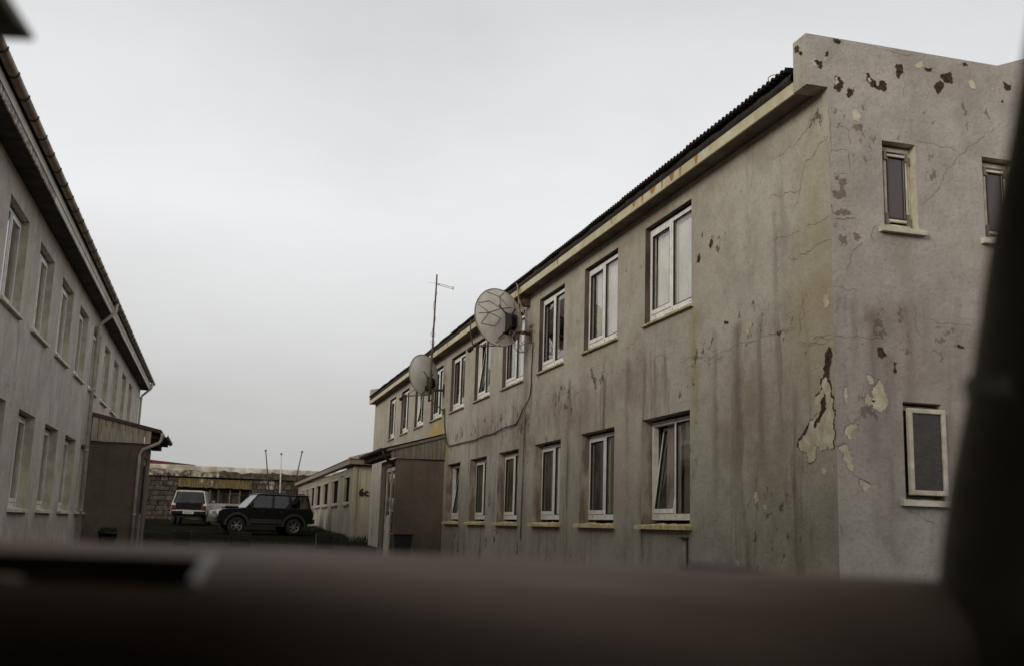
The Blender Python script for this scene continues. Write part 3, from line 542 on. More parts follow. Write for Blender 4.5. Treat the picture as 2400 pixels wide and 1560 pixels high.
# porch on the street side
def board_row(parent, P, u0, u1, wb, ztop, zbot, d0, d1, mat, skip=.006):
    n = int(round((u1-u0)/wb)); wb = (u1-u0)/n
    for i in range(n):
        a, c = u0+i*wb+skip/2, u0+(i+1)*wb-skip/2; b = MB(); j = random.uniform(-.004, .004)
        b.hexa([P(a, zbot(a)+j, d0), P(c, zbot(c)+j, d0), P(c, zbot(c)+j, d1), P(a, zbot(a)+j, d1), P(a, ztop(a), d0), P(c, ztop(c), d0), P(c, ztop(c), d1), P(a, ztop(a), d1)])
        b.build('cladding_board', mat, parent, bevel=.003)
PX, PY0, PY1 = 4.2, 25.78, 28.2
PO = empty('entrance_porch', (4.8, 27, G(27)), 'brown entrance porch with sloping board-clad roof below the right building', 'porch')
b = MB(); b.box(PX, XF-.003, PY0, PY0+.15, G(26)-.2, 2.79); b.box(PX, PX+.15, PY0+.15, 25.93, G(26)-.2, 2.79)
b.box(PX, PX+.15, 27.45, PY1, G(27)-.2, 2.79); b.box(PX+.15, XF-.003, PY1-.15, PY1, G(27)-.2, 2.79); b.box(PX, PX+.15, 25.93, 27.45, 2.62, 2.79)
b.build('wall', M_PORCH, PO)
zt = lambda x: 2.95+(x-3.99)*.285
b = MB(); Y0, Y1 = PY0-.1, 29.9
b.hexa([(3.92, Y0, zt(3.92)), (XF-.004, Y0, zt(XF)), (XF-.004, Y1, zt(XF)), (3.92, Y1, zt(3.92)), (3.92, Y0, zt(3.92)+.07), (XF-.004, Y0, zt(XF)+.07), (XF-.004, Y1, zt(XF)+.07), (3.92, Y1, zt(3.92)+.07)])
b.build('roof', M_BOARDD, PO, bevel=.01)
corr = MB(); corrugated(corr, (3.86, Y1+.03, zt(3.86)+.095), (0, -1, 0), Vector((1, 0, .285)).normalized(), Y1-Y0+.06, 1.58); corr.build('roof_sheet', M_ROOF, PO, recalc=False)
board_row(PO, lambda u, z, d_: (u, PY0-.06+d_, z), 4.05, XF-.01, .105, lambda u: zt(u)-.002, lambda u: 2.795, 0, .03, M_BOARDD)
b = MB(); b.box(3.95, 4.19, PY0-.055, Y1, 2.83, 2.93); b.build('eaves_soffit', M_TAR, PO)
b = MB(); b.prism([(.0, 0), (.02, -.05), (.06, -.075), (.1, -.05), (.12, 0), (.11, 0), (.095, -.045), (.06, -.065), (.025, -.045), (.01, 0)], lambda x, z: (3.80+x, Y0-.02, 3.02+z), lambda x, z: (3.80+x, Y1+.05, 3.02+z))
b.build('gutter', M_PIPED, PO)
b = MB(); b.tube(spline([(3.86, Y0+.06, 2.95), (3.87, Y0+.06, 2.85), (3.95, Y0+.1, 2.76), (4.12, 25.95, 2.68), (4.17, 26.0, 2.6)], 5), .035, 10); b.build('downpipe', M_PIPED, PO, smooth=True)
dr = MB(); dr.box(PX+.03, PX+.09, 25.95, 26.05, G(26.5), 2.6); dr.box(PX+.03, PX+.09, 27.33, 27.43, G(26.5), 2.6); dr.box(PX+.03, PX+.09, 26.05, 27.33, 2.5, 2.6); dr.box(PX+.03, PX+.09, 26.65, 26.73, G(26.5), 2.5)
door = dr.build('door', M_SILLPALE, PO, bevel=.006)
b = MB(); b.box(PX+.045, PX+.08, 26.73, 27.33, G(26.5), 1.42); b.build('door_panel', M_SILLPALE, door)
b = MB(); b.box(PX+.05, PX+.06, 26.73, 27.33, 1.42, 2.5); b.box(PX+.05, PX+.06, 26.05, 26.65, G(26.5), 2.5); b.build('pane', M_PANE, door)
b = MB(); b.tube([(PX+.03, 26.8, 1.42), (PX-.03, 26.8, 1.42), (PX-.03, 26.92, 1.42)], .012, 8); b.build('handle', M_STEEL, door)
b = MB(); b.box(PX+.5, PX+.52, 25.95, 28.0, G(26), 2.6); b.build('inner_screen', M_DARK, PO)
# conduit, stain line, paint marks and scars on the street wall
b = MB(); b.tube([(5.385, 18.72, 1.0), (5.385, 18.70, 2.6), (5.385, 18.66, 3.3)], .011, 8); b.build('conduit_and_stain_line', M_FAC, RB, smooth=True)  # thin raised tube stands for a faint stain line on the wall
b = MB(); b.tube([(5.386, 11.62, 1.13), (5.386, 11.62, -.1)], .014, 8); b.box(5.36, 5.398, 11.6, 11.78, 1.13, 1.155); b.build('conduit_and_stain_line', M_PIPED, RB, smooth=True)
b = MB()
def stroke(pts, w_=.012): b.tube([(5.397, y, z) for y, z in pts], w_, 5)
stroke([(20.52, 1.13), (20.58, 1.16), (20.6, 1.10), (20.53, 1.07), (20.45, 1.12), (20.42, 1.17)]); stroke([(20.36, 1.18), (20.34, 1.06)]); stroke([(20.27, 1.17), (20.33, 1.11)]); stroke([(20.13, 1.18), (20.09, 1.12), (20.04, 1.18)]); stroke([(20.04, 1.18), (20.1, 1.04)])
stroke([(20.75, .98), (20.73, .72)], .009); stroke([(18.2, .8), (18.18, .65)], .008)
b.build('paint_mark', M_CAULK, RB)
b = MB()
for (y, z, hh) in [(21.15, 1.75, .28), (18.95, .85, .25), (23.9, .75, .3), (21.3, .9, .2), (12.6, .62, .15)]:
    vs = [(5.3965, y+.03*math.sin(k*2.1)+.012*math.cos(k*5.0)*(1 if k < 6 else -1)+(.02 if k < 6 else -.02), z+hh*(.5-abs(k-5.5)/5.5)*1.0) for k in range(12)]
    b.add(vs, [tuple(range(12))])
b.build('plaster_scar', M_TAR, RB, recalc=False)
# light bracket beside the eaves
b = MB(); b.box(5.28, 5.4, 18.55, 18.68, 5.28, 5.42); b.lathe([(0, -.0), (.05, .0), (.055, .06), (0, .09)], (5.26, 18.6, 5.33), (-1, 0, .2), 12); b.build('outdoor_lamp', M_MAST, RB)

# ------------------------------------------------------------------ satellite dishes, mast, cable
def dish(name, label, C, az, el, R_, mat, ribs, wall_pt, lnb_pts, box_at, box_s):
    a = Vector((math.sin(az)*math.cos(el), math.cos(az)*math.cos(el), math.sin(el))); e1 = a.cross(Vector((0, 0, 1))).normalized(); e2 = e1.cross(a); C = Vector(C)
    T = empty(name, C-a*.15, label, 'satellite dish', 'satellite dishes on the street wall'); dp = .085
    h = lambda s, t: dp*((s*s+t*t)/(R_*R_)-1)                       # bowl depth behind the rim plane
    b = MB(); prof = [(R_*k/12, dp*((k/12)**2-1)) for k in range(13)]; back = [(r*.999, z-.008) for r, z in prof][::-1]
    b.lathe([(max(r, .001), z) for r, z in prof]+[(R_+.012, .002), (R_+.012, -.012)]+[(max(r, .001), z) for r, z in back], C, a, 56); b.build('reflector', mat, T, smooth=True)
    b = MB(); b.lathe([(R_+.013, .004), (R_+.016, -.006), (R_+.013, -.014), (R_+.003, -.012)], C, a, 56); b.build('rim', M_RIB, T, smooth=True)
    if ribs:
        b = MB()
        for seg in ribs:
            b.tube([C+e1*s+e2*t+a*(h(s, t)-.014) for s, t in [(p[0]+(q[0]-p[0])*k/6, p[1]+(q[1]-p[1])*k/6) for p, q in zip(seg, seg[1:]) for k in range(7)]], .0055, 5)
        b.build('rib', M_RIB, T)
    bc = C+e1*box_at[0]+e2*box_at[1]-a*.09
    b = MB(); w_, hh, dd = box_s
    for sx in (-1, 1):                                  # two cheek plates, back plate and struts to the bowl
        b.hexa([bc+e1*(sx*w_*.5+o)+e2*t_-a*q for o in (-.004, .004) for (t_, q) in ((-hh*.8, -.03), (hh*.9, -.03), (hh*.45, dd), (-hh*.45, dd))])
        for t_ in (-1, 1): b.bar(bc+e1*sx*w_*.5+e2*t_*hh*.7, C+e1*(box_at[0]+sx*w_*1.5)+e2*(box_at[1]+t_*hh*1.3)+a*(h(box_at[0]+sx*w_*1.5, box_at[1]+t_*hh*1.3)-.012), .014, .02)
    b.hexa([bc+e1*sx*w_*.5+e2*t_-a*q for q in (dd*.55, dd*.62) for (sx, t_) in ((-1, -hh*.45), (1, -hh*.45), (1, hh*.45), (-1, hh*.45))])
    b.hexa([bc+e1*sx*w_*.9+e2*t_-a*q for q in (-.035, -.022) for (sx, t_) in ((-1, -hh*.9), (1, -hh*.9), (1, hh*.9), (-1, hh*.9))])
    b.build('mount_bracket', M_BLACK, T)
    wp = Vector(wall_pt); b = MB(); hub = bc-a*.06
    b.tube([hub+Vector((0, 0, .16)), hub-Vector((0, 0, .24))], .03, 10); knee = Vector((hub.x, hub.y, wp.z))
    b.tube([knee, wp+Vector((-.01, 0, 0))], .03, 10); b.build('wall_arm', M_MAST, T, smooth=True)
    b = MB(); b.box(wp.x-.03, wp.x-.003, wp.y-.07, wp.y+.07, wp.z-.16, wp.z+.16); b.build('wall_plate', M_MAST, T, bevel=.005)
    b = MB(); q0 = C-e2*R_*.99
    lp = Vector(lnb_pts); b.tube([q0-a*.02, lp], .011, 8); b.tube([C-e1*R_*.6-e2*R_*.79, lp+Vector((0, 0, .02))], .007, 6); b.tube([C+e1*R_*.6-e2*R_*.79, lp+Vector((0, 0, .02))], .007, 6); b.build('feed_arm', M_MAST, T, smooth=True)
    ld = (C-e2*.1-a*.03-lp).normalized()
    b = MB(); b.lathe([(0, .09), (.032, .09), (.032, .05), (.02, .045), (.02, -.03), (.045, -.04), (.045, -.13), (0, -.13)], lp, ld, 14); b.build('receiver_head', M_BLACK, T)
    return T, C, a, e1, e2
RIBS = [[(-.475, .202), (-.252, .264), (-.018, .148), (-.278, .041), (-.476, .175)], [(-.478, .007), (-.278, .041)], [(-.278, .041), (-.023, -.031), (-.155, -.202), (-.429, -.179)], [(-.278, .041), (-.429, -.171)], [(-.269, .44), (-.013, .383), (.121, .49)], [(-.013, .383), (.135, .226)], [(-.013, .383), (-.018, .148)], [(.099, -.352), (-.097, -.485)], [(-.018, .148), (.244, .216)]]
D1 = dish('satellite_dish', 'larger-looking satellite dish with brown ribs across its back, nearer the camera', (4.75, 18.39, 4.98), rad(-22), rad(-5), .535, M_DISHM, RIBS, (XF, 18.43, 4.73), (4.42, 18.95, 4.50), (.16, -.10), (.14, .24, .18))
D2 = dish('satellite_dish', 'smooth satellite dish without ribs, clamped beside the antenna mast', (4.87, 26.3, 4.955), rad(-35), rad(-5), .52, M_DISH2, None, (XF, 26.2, 4.58), (4.48, 26.95, 4.44), (.10, -.22), (.13, .22, .16))
T1 = D1[0]
b = MB(); b.tube([(4.42, 18.95, 4.5), (4.37, 19.0, 4.78), (4.37, 19.02, 5.02)], .012, 8); b.build('feed_rod', M_MAST, T1, smooth=True)
for k, (o1, rr) in enumerate([((5.28, 18.2, 4.62), .14), ((5.2, 18.3, 4.55), .17), ((5.12, 18.25, 4.6), .12), ((5.3, 18.38, 4.48), .1)]):
    b = MB(); pts = [(o1[0]+rr*math.cos(t*.42+k)*(1+.12*math.sin(t*.9)), o1[1]+.05*math.sin(t*.3+k), o1[2]+rr*math.sin(t*.42+k)*1.15) for t in range(26)]
    b.tube(spline(pts, 2), .005, 5); b.build('coiled_cable', M_CABLEP if k != 1 else M_CABLE, T1, smooth=True)
for k, pts in enumerate([[(5.15, 18.55, 5.55), (5.1, 18.5, 5.68), (5.13, 18.42, 5.5), (5.1, 18.3, 5.05), (5.16, 18.2, 4.7)], [(5.2, 18.5, 5.5), (5.12, 18.45, 5.62), (5.1, 18.35, 5.4), (5.25, 18.3, 5.0), (5.32, 18.2, 4.9)], [(5.14, 18.6, 5.6), (5.08, 18.5, 5.4), (5.04, 18.4, 5.0), (5.0, 18.35, 4.6)]]):
    b = MB(); b.tube(spline(pts, 8), .009 if k < 2 else .005, 6); b.build('hanging_cable', M_CABLEP if k < 2 else M_CABLE, T1, smooth=True)
MA = empty('antenna_mast', (5.0, 26.0, 4.3), 'thin rusty antenna mast rising past the eaves beside the smooth dish', 'antenna mast')
b = MB(); b.tube([(4.985, 26.05, 4.25), (4.99, 25.95, 5.0), (5.0, 25.8, 7.48)], [.026, .026, .02], 10); b.build('pole', M_MAST, MA, smooth=True)
b = MB(); b.tube([(4.98, 26.02, 4.58), (5.397, 26.2, 4.58)], .014, 8); b.tube([(4.985, 26.05, 4.32), (5.397, 26.1, 4.03)], .014, 8); b.box(5.37, 5.397, 26.13, 26.27, 4.5, 4.66); b.box(5.37, 5.397, 26.04, 26.16, 3.96, 4.1); b.build('bracket', M_MAST, MA)
b = MB(); b.tube([(5.0, 25.8, 7.235), (5.08, 25.79, 7.225)], .014, 6); b.tube([(5.06, 25.79, 7.245), (5.43, 25.74, 7.165)], .006, 6); b.tube([(5.06, 25.79, 7.205), (5.43, 25.74, 7.125)], .006, 6); b.tube([(5.425, 25.74, 7.10), (5.425, 25.74, 7.19)], .012, 6)
b.tube([(5.0, 25.8, 7.25), (4.78, 25.85, 7.27)], .003, 5); b.build('aerial', M_STEEL, MA)
b = MB(); pts = [(4.99+.034*math.cos(t*1.3), 25.95-.0603*(t*.14)+.034*math.sin(t*1.3), 5.0+t*.14) for t in range(16)]; b.tube(spline(pts, 4), .005, 5)
for zc in (5.55, 5.75, 5.95): b.tube([(4.99+.06*math.cos(t), 25.93+.03*math.sin(t), zc+.06*math.sin(t)) for t in [k*.5 for k in range(14)]], .004, 5)
b.build('wound_cable', M_CABLE, MA, smooth=True)
b = MB(); cp = [(5.385, 18.25, 4.55), (5.385, 18.30, 4.1), (5.38, 18.30, 3.72), (5.38, 18.42, 3.52), (5.37, 18.77, 3.36), (5.38, 19.08, 3.19), (5.38, 19.3, 3.14), (5.37, 20.19, 3.13), (5.385, 21.0, 3.09), (5.37, 21.66, 3.1), (5.38, 22.6, 3.07), (5.375, 23.56, 3.09), (5.38, 24.91, 3.10), (5.38, 25.3, 3.14), (5.38, 25.58, 3.3), (5.38, 25.86, 3.7), (5.38, 25.95, 4.1)]
b.tube(spline(cp, 6), .010, 6); b.tube(spline([(x-.01, y+.02, z-.025-.012*math.sin(i*2.0)) for i, (x, y, z) in enumerate(cp[3:])], 6), .006, 6)
tag(b.build('sagging_cable', M_CABLE, smooth=True), 'dark cable sagging across the street wall between the two dishes', 'cable')

# ------------------------------------------------------------------ left apartment building
XL, LY0, LY1 = -2.895, -24.0, 39.66  # near end lengthened out of view to block low sky light
PL = lambda u, z, d_: (XL-d_, u, z)
LB = empty('apartment_building', (XL-4.5, 16, 0), 'grey two-storey building with brown gutter and pale window reveals on the left', 'building')
ULW = [(17.1-2.53*k, 18.57-2.53*k) for k in range(9, 0, -1)]+[(17.1, 18.57), (19.59, 21.12), (22.17, 23.6), (24.72, 26.18), (27.24, 28.58), (29.73, 31.12), (32.3, 33.72), (34.8, 36.15)]
LLW = [(16.88-2.53*k, 18.36-2.53*k) for k in range(9, 0, -1)]+[(16.88, 18.36), (19.43, 20.98), (21.98, 23.6), (24.55, 25.98)]
lops = [(a, c, 3.92, 5.30) for a, c in ULW]+[(a, c, 1.24, 2.70) for a, c in LLW]
b = MB(); wallmesh(b, PL, LY0, LY1, -.3, 5.66, lops); b.build('wall', [M_LEFT, M_REVEAL_L], LB, recalc=False)
b = MB()
for yy in (LY0, LY1-.25): b.prism([(XL-.001, -.3), (XL-.001, 5.66), (XL-4.5, 7.6), (XL-9, 5.66), (XL-9, -.3)], lambda x, z: (x-.28, yy, z), lambda x, z: (x-.28, yy+.25, z))
b.build('end_wall', M_LEFT, LB)
b = MB(); b.box(XL-.28, XL-.001, LY1-.001, LY1+.002, -.3, 5.66); b.box(XL-9.28, XL-9, LY0+.25, LY1-.25, -.3, 5.66); b.build('rear_wall', M_LEFT, LB)
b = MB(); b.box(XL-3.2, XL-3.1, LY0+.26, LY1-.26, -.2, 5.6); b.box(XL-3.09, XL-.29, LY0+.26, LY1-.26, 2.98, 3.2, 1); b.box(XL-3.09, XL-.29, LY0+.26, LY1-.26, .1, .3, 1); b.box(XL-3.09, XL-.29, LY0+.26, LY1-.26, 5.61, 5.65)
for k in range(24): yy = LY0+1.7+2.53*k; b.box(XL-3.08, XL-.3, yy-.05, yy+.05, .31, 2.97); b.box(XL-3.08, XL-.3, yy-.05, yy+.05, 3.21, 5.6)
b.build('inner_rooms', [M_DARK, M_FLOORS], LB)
for i, (a, c) in enumerate(ULW):
    if c < 8: continue
    window(LB, PL, a, c, 3.92, 5.30, .11, 0, [[(0, 1, W_)], [(0, .45, W_), (.6, 1, W_)], [(0, .8, W_)]][i % 3], sill=M_SILLPALE, sill_rough=.002, sd=.06, gap=.02, seal=False)
for i, (a, c) in enumerate(LLW):
    if c < 8: continue
    window(LB, PL, a, c, 1.24, 2.70, .14, 0, [[(0, .6, W_)], [(.0, .4, W_), (.7, 1, B_)], [(.3, 1, W_)]][i % 3], sill=M_SILLPALE, sill_rough=.002, sd=.07, gap=.02, seal=False)
XE = -2.587; FY1 = 40.1
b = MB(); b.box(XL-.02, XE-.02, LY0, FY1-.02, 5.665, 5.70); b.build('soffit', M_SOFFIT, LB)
b = MB(); b.box(XE-.02, XE, LY0, 16.0, 5.64, 5.74); b.build('fascia_board', M_FLAKE, LB, bevel=.004)
b = MB(); b.box(XE-.02, XE, 16.003, FY1, 5.64, 5.74); b.build('fascia_board', M_FASCIAW, LB, bevel=.004)
b = MB(); b.box(XE-.03, XE+.012, LY0, FY1, 5.744, 5.87); b.build('fascia_board', M_FASCIAW, LB, bevel=.004)
b = MB(); ga = [(.062*math.cos(rad(180+15*k)), .062*math.sin(rad(180+15*k))) for k in range(13)]; gi = [(x*.9, y*.9) for x, y in ga][::-1]
GXc, GZc = XE+.085, 5.925
b.prism(ga+gi, lambda x, z: (GXc+x, LY0, GZc+z), lambda x, z: (GXc+x, FY1+.12, GZc+z)); b.build('gutter', M_GUTTER, LB, smooth=False)
st = MB(); so = [(.0685*math.cos(rad(175+15.8*k)), .0685*math.sin(rad(175+15.8*k))) for k in range(13)]; si = [(x*.93, y*.93) for x, y in so][::-1]
st.prism(so+si, lambda x, z: (GXc+x*1.03, -.018, GZc+z*1.03), lambda x, z: (GXc+x*1.03, .018, GZc+z*1.03)); sme = st.mesh('gutter_strap', M_STRAP)
for k in range(48):
    yy = 8.6+.667*k
    if yy < FY1: linked('gutter_strap', sme, LB, Matrix.Translation((0, yy, 0)))
slL = Vector((-1, 0, .42)).normalized()
b = MB(); b.hexa([(XE+.055, LY0, 5.945), (XE+.055, FY1+.15, 5.945), (XL-4.6, FY1+.15, 7.85), (XL-4.6, LY0, 7.85), (XE+.055, LY0, 5.985), (XE+.055, FY1+.15, 5.985), (XL-4.6, FY1+.15, 7.9), (XL-4.6, LY0, 7.9)])
b.hexa([(XL-9.5, LY0, 5.945), (XL-9.5, FY1+.15, 5.945), (XL-4.61, FY1+.15, 7.85), (XL-4.61, LY0, 7.85), (XL-9.5, LY0, 5.985), (XL-9.5, FY1+.15, 5.985), (XL-4.61, FY1+.15, 7.9), (XL-4.61, LY0, 7.9)]); b.build('roof', M_ROOFB, LB)
def lpipe(yy, zb):
    b = MB(); x = XL+.07
    b.tube([(GXc, yy, GZc-.05), (GXc, yy, 5.72), (GXc-.02, yy, 5.66), (x+.04, yy, 5.40), (x, yy, 5.33), (x, yy, zb)], .04, 12)
    for zc in (5.28, 3.9, 2.55, 1.25): b.tube([(x, yy, zc), (x, yy, zc+.05)], .05, 12); b.box(XL-.001, x, yy-.012, yy+.012, zc+.01, zc+.035)
    b.build('downpipe', M_PIPE, LB, smooth=True, bevel=0)
lpipe(24.88, G(25)); lpipe(39.35, G(39))
# left porch
LP = empty('entrance_porch', (-2.3, 27.2, G(27)), 'brown entrance porch with pale board gable and downpipe on the left building', 'porch')
QX, QY0, QY1 = -1.69, 26.06, 28.6
b = MB(); b.box(XL+.003, QX, QY0, QY0+.15, G(26)-.2, 2.86); b.box(QX-.15, QX, QY0+.15, 26.4, G(26)-.2, 2.86); b.box(QX-.15, QX, 27.5, QY1, G(27)-.2, 2.86); b.box(QX-.15, QX, 26.4, 27.5, 2.55, 2.86); b.box(XL+.003, QX-.15, QY1-.15, QY1, G(27)-.2, 2.86); b.build('wall', M_PORCH, LP)
zq = lambda x: 3.115-(x+1.42)*.215
b = MB(); Y0, Y1 = QY0-.1, QY1+.3
b.hexa([(XL+.004, Y0, zq(XL)), (-1.34, Y0, zq(-1.34)), (-1.34, Y1, zq(-1.34)), (XL+.004, Y1, zq(XL)), (XL+.004, Y0, zq(XL)+.09), (-1.34, Y0, zq(-1.34)+.09), (-1.34, Y1, zq(-1.34)+.09), (XL+.004, Y1, zq(XL)+.09)]); b.build('roof', M_ROOFB, LP, bevel=.01)
board_row(LP, lambda u, z, d_: (u, QY0-.07+d_, z), XL+.01, -1.56, .15, lambda u: zq(u)-.003, lambda u: 2.865-.01*(u-XL), 0, .035, M_BOARD, .012)
b = MB(); b.box(-1.62, -1.30, QY0-.03, Y1, 2.97, 3.04); b.box(-1.688, -1.45, QY0+.02, Y1-.05, 2.86, 2.965); b.build('eaves_soffit', M_TAR, LP)
b = MB(); b.prism(ga+gi, lambda x, z: (-1.25+x, Y0-.03, 3.07+z), lambda x, z: (-1.25+x, Y1, 3.07+z)); b.build('gutter', M_GUTTER, LP)
b = MB(); b.tube([(-1.32, Y0+.02, 3.12), (-1.33, Y0+.02, 2.96), (-1.38, Y0+.02, 2.88), (-1.72, Y0+.04, 2.72), (-1.78, Y0+.04, 2.62), (-1.78, Y0+.04, G(26))], .037, 12); b.tube([(-1.78, Y0+.04, 1.2), (-1.78, Y0+.04, 1.24)], .046, 12); b.build('downpipe', M_PIPE, LP, smooth=True)
b = MB(); b.box(QX-.08, QX-.03, 26.4, 27.5, G(27), 2.55); b.box(QX-.03, QX-.012, 26.4, 26.47, G(27), 2.55); b.box(QX-.03, QX-.012, 27.43, 27.5, G(27), 2.55); dd = b.build('door', M_BOARDD, LP)
b = MB(); b.box(QX-.028, QX-.02, 26.6, 27.3, 1.5, 2.4); b.build('pane', M_BLACK, dd)
b = MB(); b.box(QX+.002, QX+.05, 26.2, 26.33, 1.25, 2.35); b.build('notice_box', M_BLACK, LP, bevel=.005)

# ------------------------------------------------------------------ pots by the porches, planters across the lane
def tuft(b, c, n, h, spread, w_=.012):
    for k in range(n):
        a = random.random()*6.283; r = spread*math.sqrt(random.random()); x, y = c[0]+r*math.cos(a), c[1]+r*math.sin(a); hh = h*random.uniform(.5, 1.1); ln = random.uniform(0, .45)*hh; a2 = random.random()*6.283
        dx, dy = w_*math.cos(a2+1.57), w_*math.sin(a2+1.57)
        b.add([(x-dx, y-dy, c[2]), (x+dx, y+dy, c[2]), (x+ln*.4*math.cos(a2)+dx*.7, y+ln*.4*math.sin(a2)+dy*.7, c[2]+hh*.6), (x+ln*math.cos(a2), y+ln*math.sin(a2), c[2]+hh), (x+ln*.4*math.cos(a2)-dx*.7, y+ln*.4*math.sin(a2)-dy*.7, c[2]+hh*.6)], [(0, 1, 2, 3, 4)])
TB = empty('planter_tub', (4.2, 24.6, G(24.6)), 'black plastic tub standing against the right-hand entrance porch', 'tub')
b = MB(); g0 = G(24.6); h = .95-g0
b.hexa([(4.05, 24.4, g0), (4.38, 24.4, g0), (4.38, 24.8, g0), (4.05, 24.8, g0), (4.0, 24.34, g0+h), (4.43, 24.34, g0+h), (4.43, 24.86, g0+h), (4.0, 24.86, g0+h)]); b.build('tub', M_BLACK, TB, bevel=.015)
b = MB(); b.box(3.975, 4.455, 24.315, 24.885, g0+h+.001, g0+h+.03); b.build('rim', M_BLACK, TB, bevel=.01)
PB = empty('plant_pot', (-2.27, 25.6, G(25.6)), 'black pot with a low dark plant beside the left porch', 'plant pot')
b = MB(); b.lathe([(.001, 0), (.15, 0), (.2, .5), (.215, .5), (.215, .54), (.18, .54), (.001, .5)], (-2.27, 25.6, G(25.6)), (0, 0, 1), 20); b.build('pot', M_BLACK, PB, smooth=True)
b = MB(); tuft(b, (-2.27, 25.6, G(25.6)+.5), 160, .16, .2, .02); tag(b.build('plant', M_GRASS, PB, recalc=False), kind='stuff')
M_WOODD = simple('old_planter_wood', (.035, .03, .024), .9, c2=(.022, .02, .016), vs=5, stretch=(1, 1, 4))
for x0, x1, z1, lab, pl in [(-1.14, -.63, .80, 'dark wooden planter box left of the other two across the lane', 0), (.49, 1.12, .80, 'dark wooden planter box with weeds, middle one across the lane', 1), (3.09, 3.59, .83, 'dark wooden planter box nearest the right building', 0)]:
    y0, y1 = 33.3, 33.9; g0 = G(33.5)-.02; T = empty('planter_box', ((x0+x1)/2, 33.6, g0), lab, 'planter', 'planter boxes across the lane')
    for k in range(2):
        za = g0+(z1-g0)*k/2; zb = g0+(z1-g0)*(k+1)/2-.012
        for q in ((x0, x1, y0, y0+.035), (x0, x1, y1-.035, y1), (x0, x0+.035, y0+.036, y1-.036), (x1-.035, x1, y0+.036, y1-.036)):
            b = MB(); b.box(q[0], q[1], q[2], q[3], za, zb); b.build('plank', M_WOODD, T, bevel=.004)
    b = MB(); b.box(x0+.04, x1-.04, y0+.04, y1-.04, g0+.02, z1-.05); b.build('soil', M_YARD, T)
    b = MB(); tuft(b, ((x0+x1)/2-.1*pl, 33.6, z1-.05), 60 if pl else 30, .2 if pl else .1, .2, .012); tag(b.build('weeds', M_GRASS, T, recalc=False), kind='stuff')

# ------------------------------------------------------------------ low building marked 6c
M_LOWS = simple('painted_planks_grey', (.38, .345, .285), .8, c2=(.28, .24, .19), vs=1.6, stretch=(2, 2, .3), bump=.2)
M_LOWG = simple('painted_planks_cream', (.50, .455, .32), .8, c2=(.39, .345, .235), vs=1.6, stretch=(2, 2, .3), bump=.2)
M_LOWGL = simple('dirty_dark_glass', (.014, .012, .01), .9, bump=0, spec=0)
M_ROOFL = simple('light_corrugated_roof', (.36, .33, .27), .6, c2=(.25, .2, .14), vs=2)
LX, LYa, LYb = 5.21, 42.0, 71.2
LW = empty('low_building', (LX+3, 67, G(60)), 'low single-storey boarded building with dark windows and the number 6c', 'building')
lw = [(43.3, 45.15), (47.5, 49.98), (51.83, 54.35), (55.65, 58.25), (59.2, 61.6), (63.0, 64.85), (66.0, 67.55)]
lwo = [(a, c, 2.0, 3.03) for a, c in lw]
PW = lambda u, z, d_: (LX+d_, u, z)
b = MB(); wallmesh(b, PW, LYa, LYb, .2, 3.38, lwo, th=.15)
for k in range(int((LYb-LYa)/.36)):
    y = LYa+.15+.36*k
    segs = [(.2, 3.38)]
    for (a, c, e, f) in lwo:
        if a-.05 < y < c+.05: segs = [(.2, e-.14), (f+.05, 3.38)]
    for (e, f) in segs: b.box(LX-.022, LX-.0005, y-.025, y+.025, e, f)
b.build('wall', [M_LOWS, M_LOWS], LW, recalc=False)
b = MB(); PH = lambda u, z, d_: (u, LYa+d_, z)
wz = [(LX, .2), (LX+6, .2), (LX+6, 3.38), (LX+3.0, 3.46), (LX, 3.38)]
b.prism(wz, lambda x, z: (x+.001, LYa, z), lambda x, z: (x+.001, LYa+.15, z))
for k in range(18): x = LX+.2+.24*k; b.box(x-.02, x+.02, LYa-.02, LYa-.0005, .2, 3.36)
b.box(LX-.03, LX+.10, LYa-.04, LYa-.001, .2, 3.38); b.box(LX-.04, LX-.023, LYa-.039, LYa+.12, .2, 3.38); b.build('end_wall', M_LOWG, LW)
for (a, c, e, f) in lwo:
    b = MB(); b.box(LX+.08, LX+.10, a, c, e, f); ww = b.build('window', M_LOWGL, LW)
    b = MB(); ring(b, PW, a-.08, c+.08, e-.05, f+.08, .08, -.03, -.002); b.build('frame', M_LOWS, ww)
    b = MB(); b.box(LX-.12, LX-.031, a-.06, c+.06, e-.13, e-.055); b.build('sill', M_BOARDD, ww)
b = MB(); b.box(LX-.25, LX-.22, LYa-.28, LYb+.3, 3.46, 3.65); b.box(LX-.219, LX+6.2, LYa-.28, LYa-.25, 3.46, 3.65); b.box(LX-.219, LX, LYa-.249, LYb+.3, 3.46, 3.495); b.box(LX+.0, LX+6.2, LYa-.249, LYa-.001, 3.46, 3.495); b.build('fascia', M_BOARDD, LW)
hipv = Vector((0, 1, .34)).normalized()
b = MB(); rz = 3.67
R0, R1, R2, R3 = (LX-.29, LYa-.31, rz), (LX+6.3, LYa-.31, rz), (LX+3.0, LYa+2.7, rz+1.05), (LX+3.0, LYb, rz+1.05)
b.add([R0, R2, R3, (LX-.29, LYb+.3, rz)], [(0, 1, 2, 3)]); b.add([R0, R1, R2], [(0, 1, 2)]); b.add([R1, (LX+6.3, LYb, rz), R3, R2], [(0, 1, 2, 3)])
nn = 120
for i in range(nn):                                   # corrugation ridges of the hipped end
    x = R0[0]+(R1[0]-R0[0])*(i+.5)/nn; t = min((x-R0[0])/(R2[0]-R0[0]), (R1[0]-x)/(R1[0]-R2[0])); q = R0[1]+(R2[1]-R0[1])*t; zz_ = rz+1.05*t
    b.tube([(x, R0[1]-.02, rz+.004), (x, q, zz_+.004)], .018, 5)
b.build('roof', M_ROOFL, LW, recalc=False)
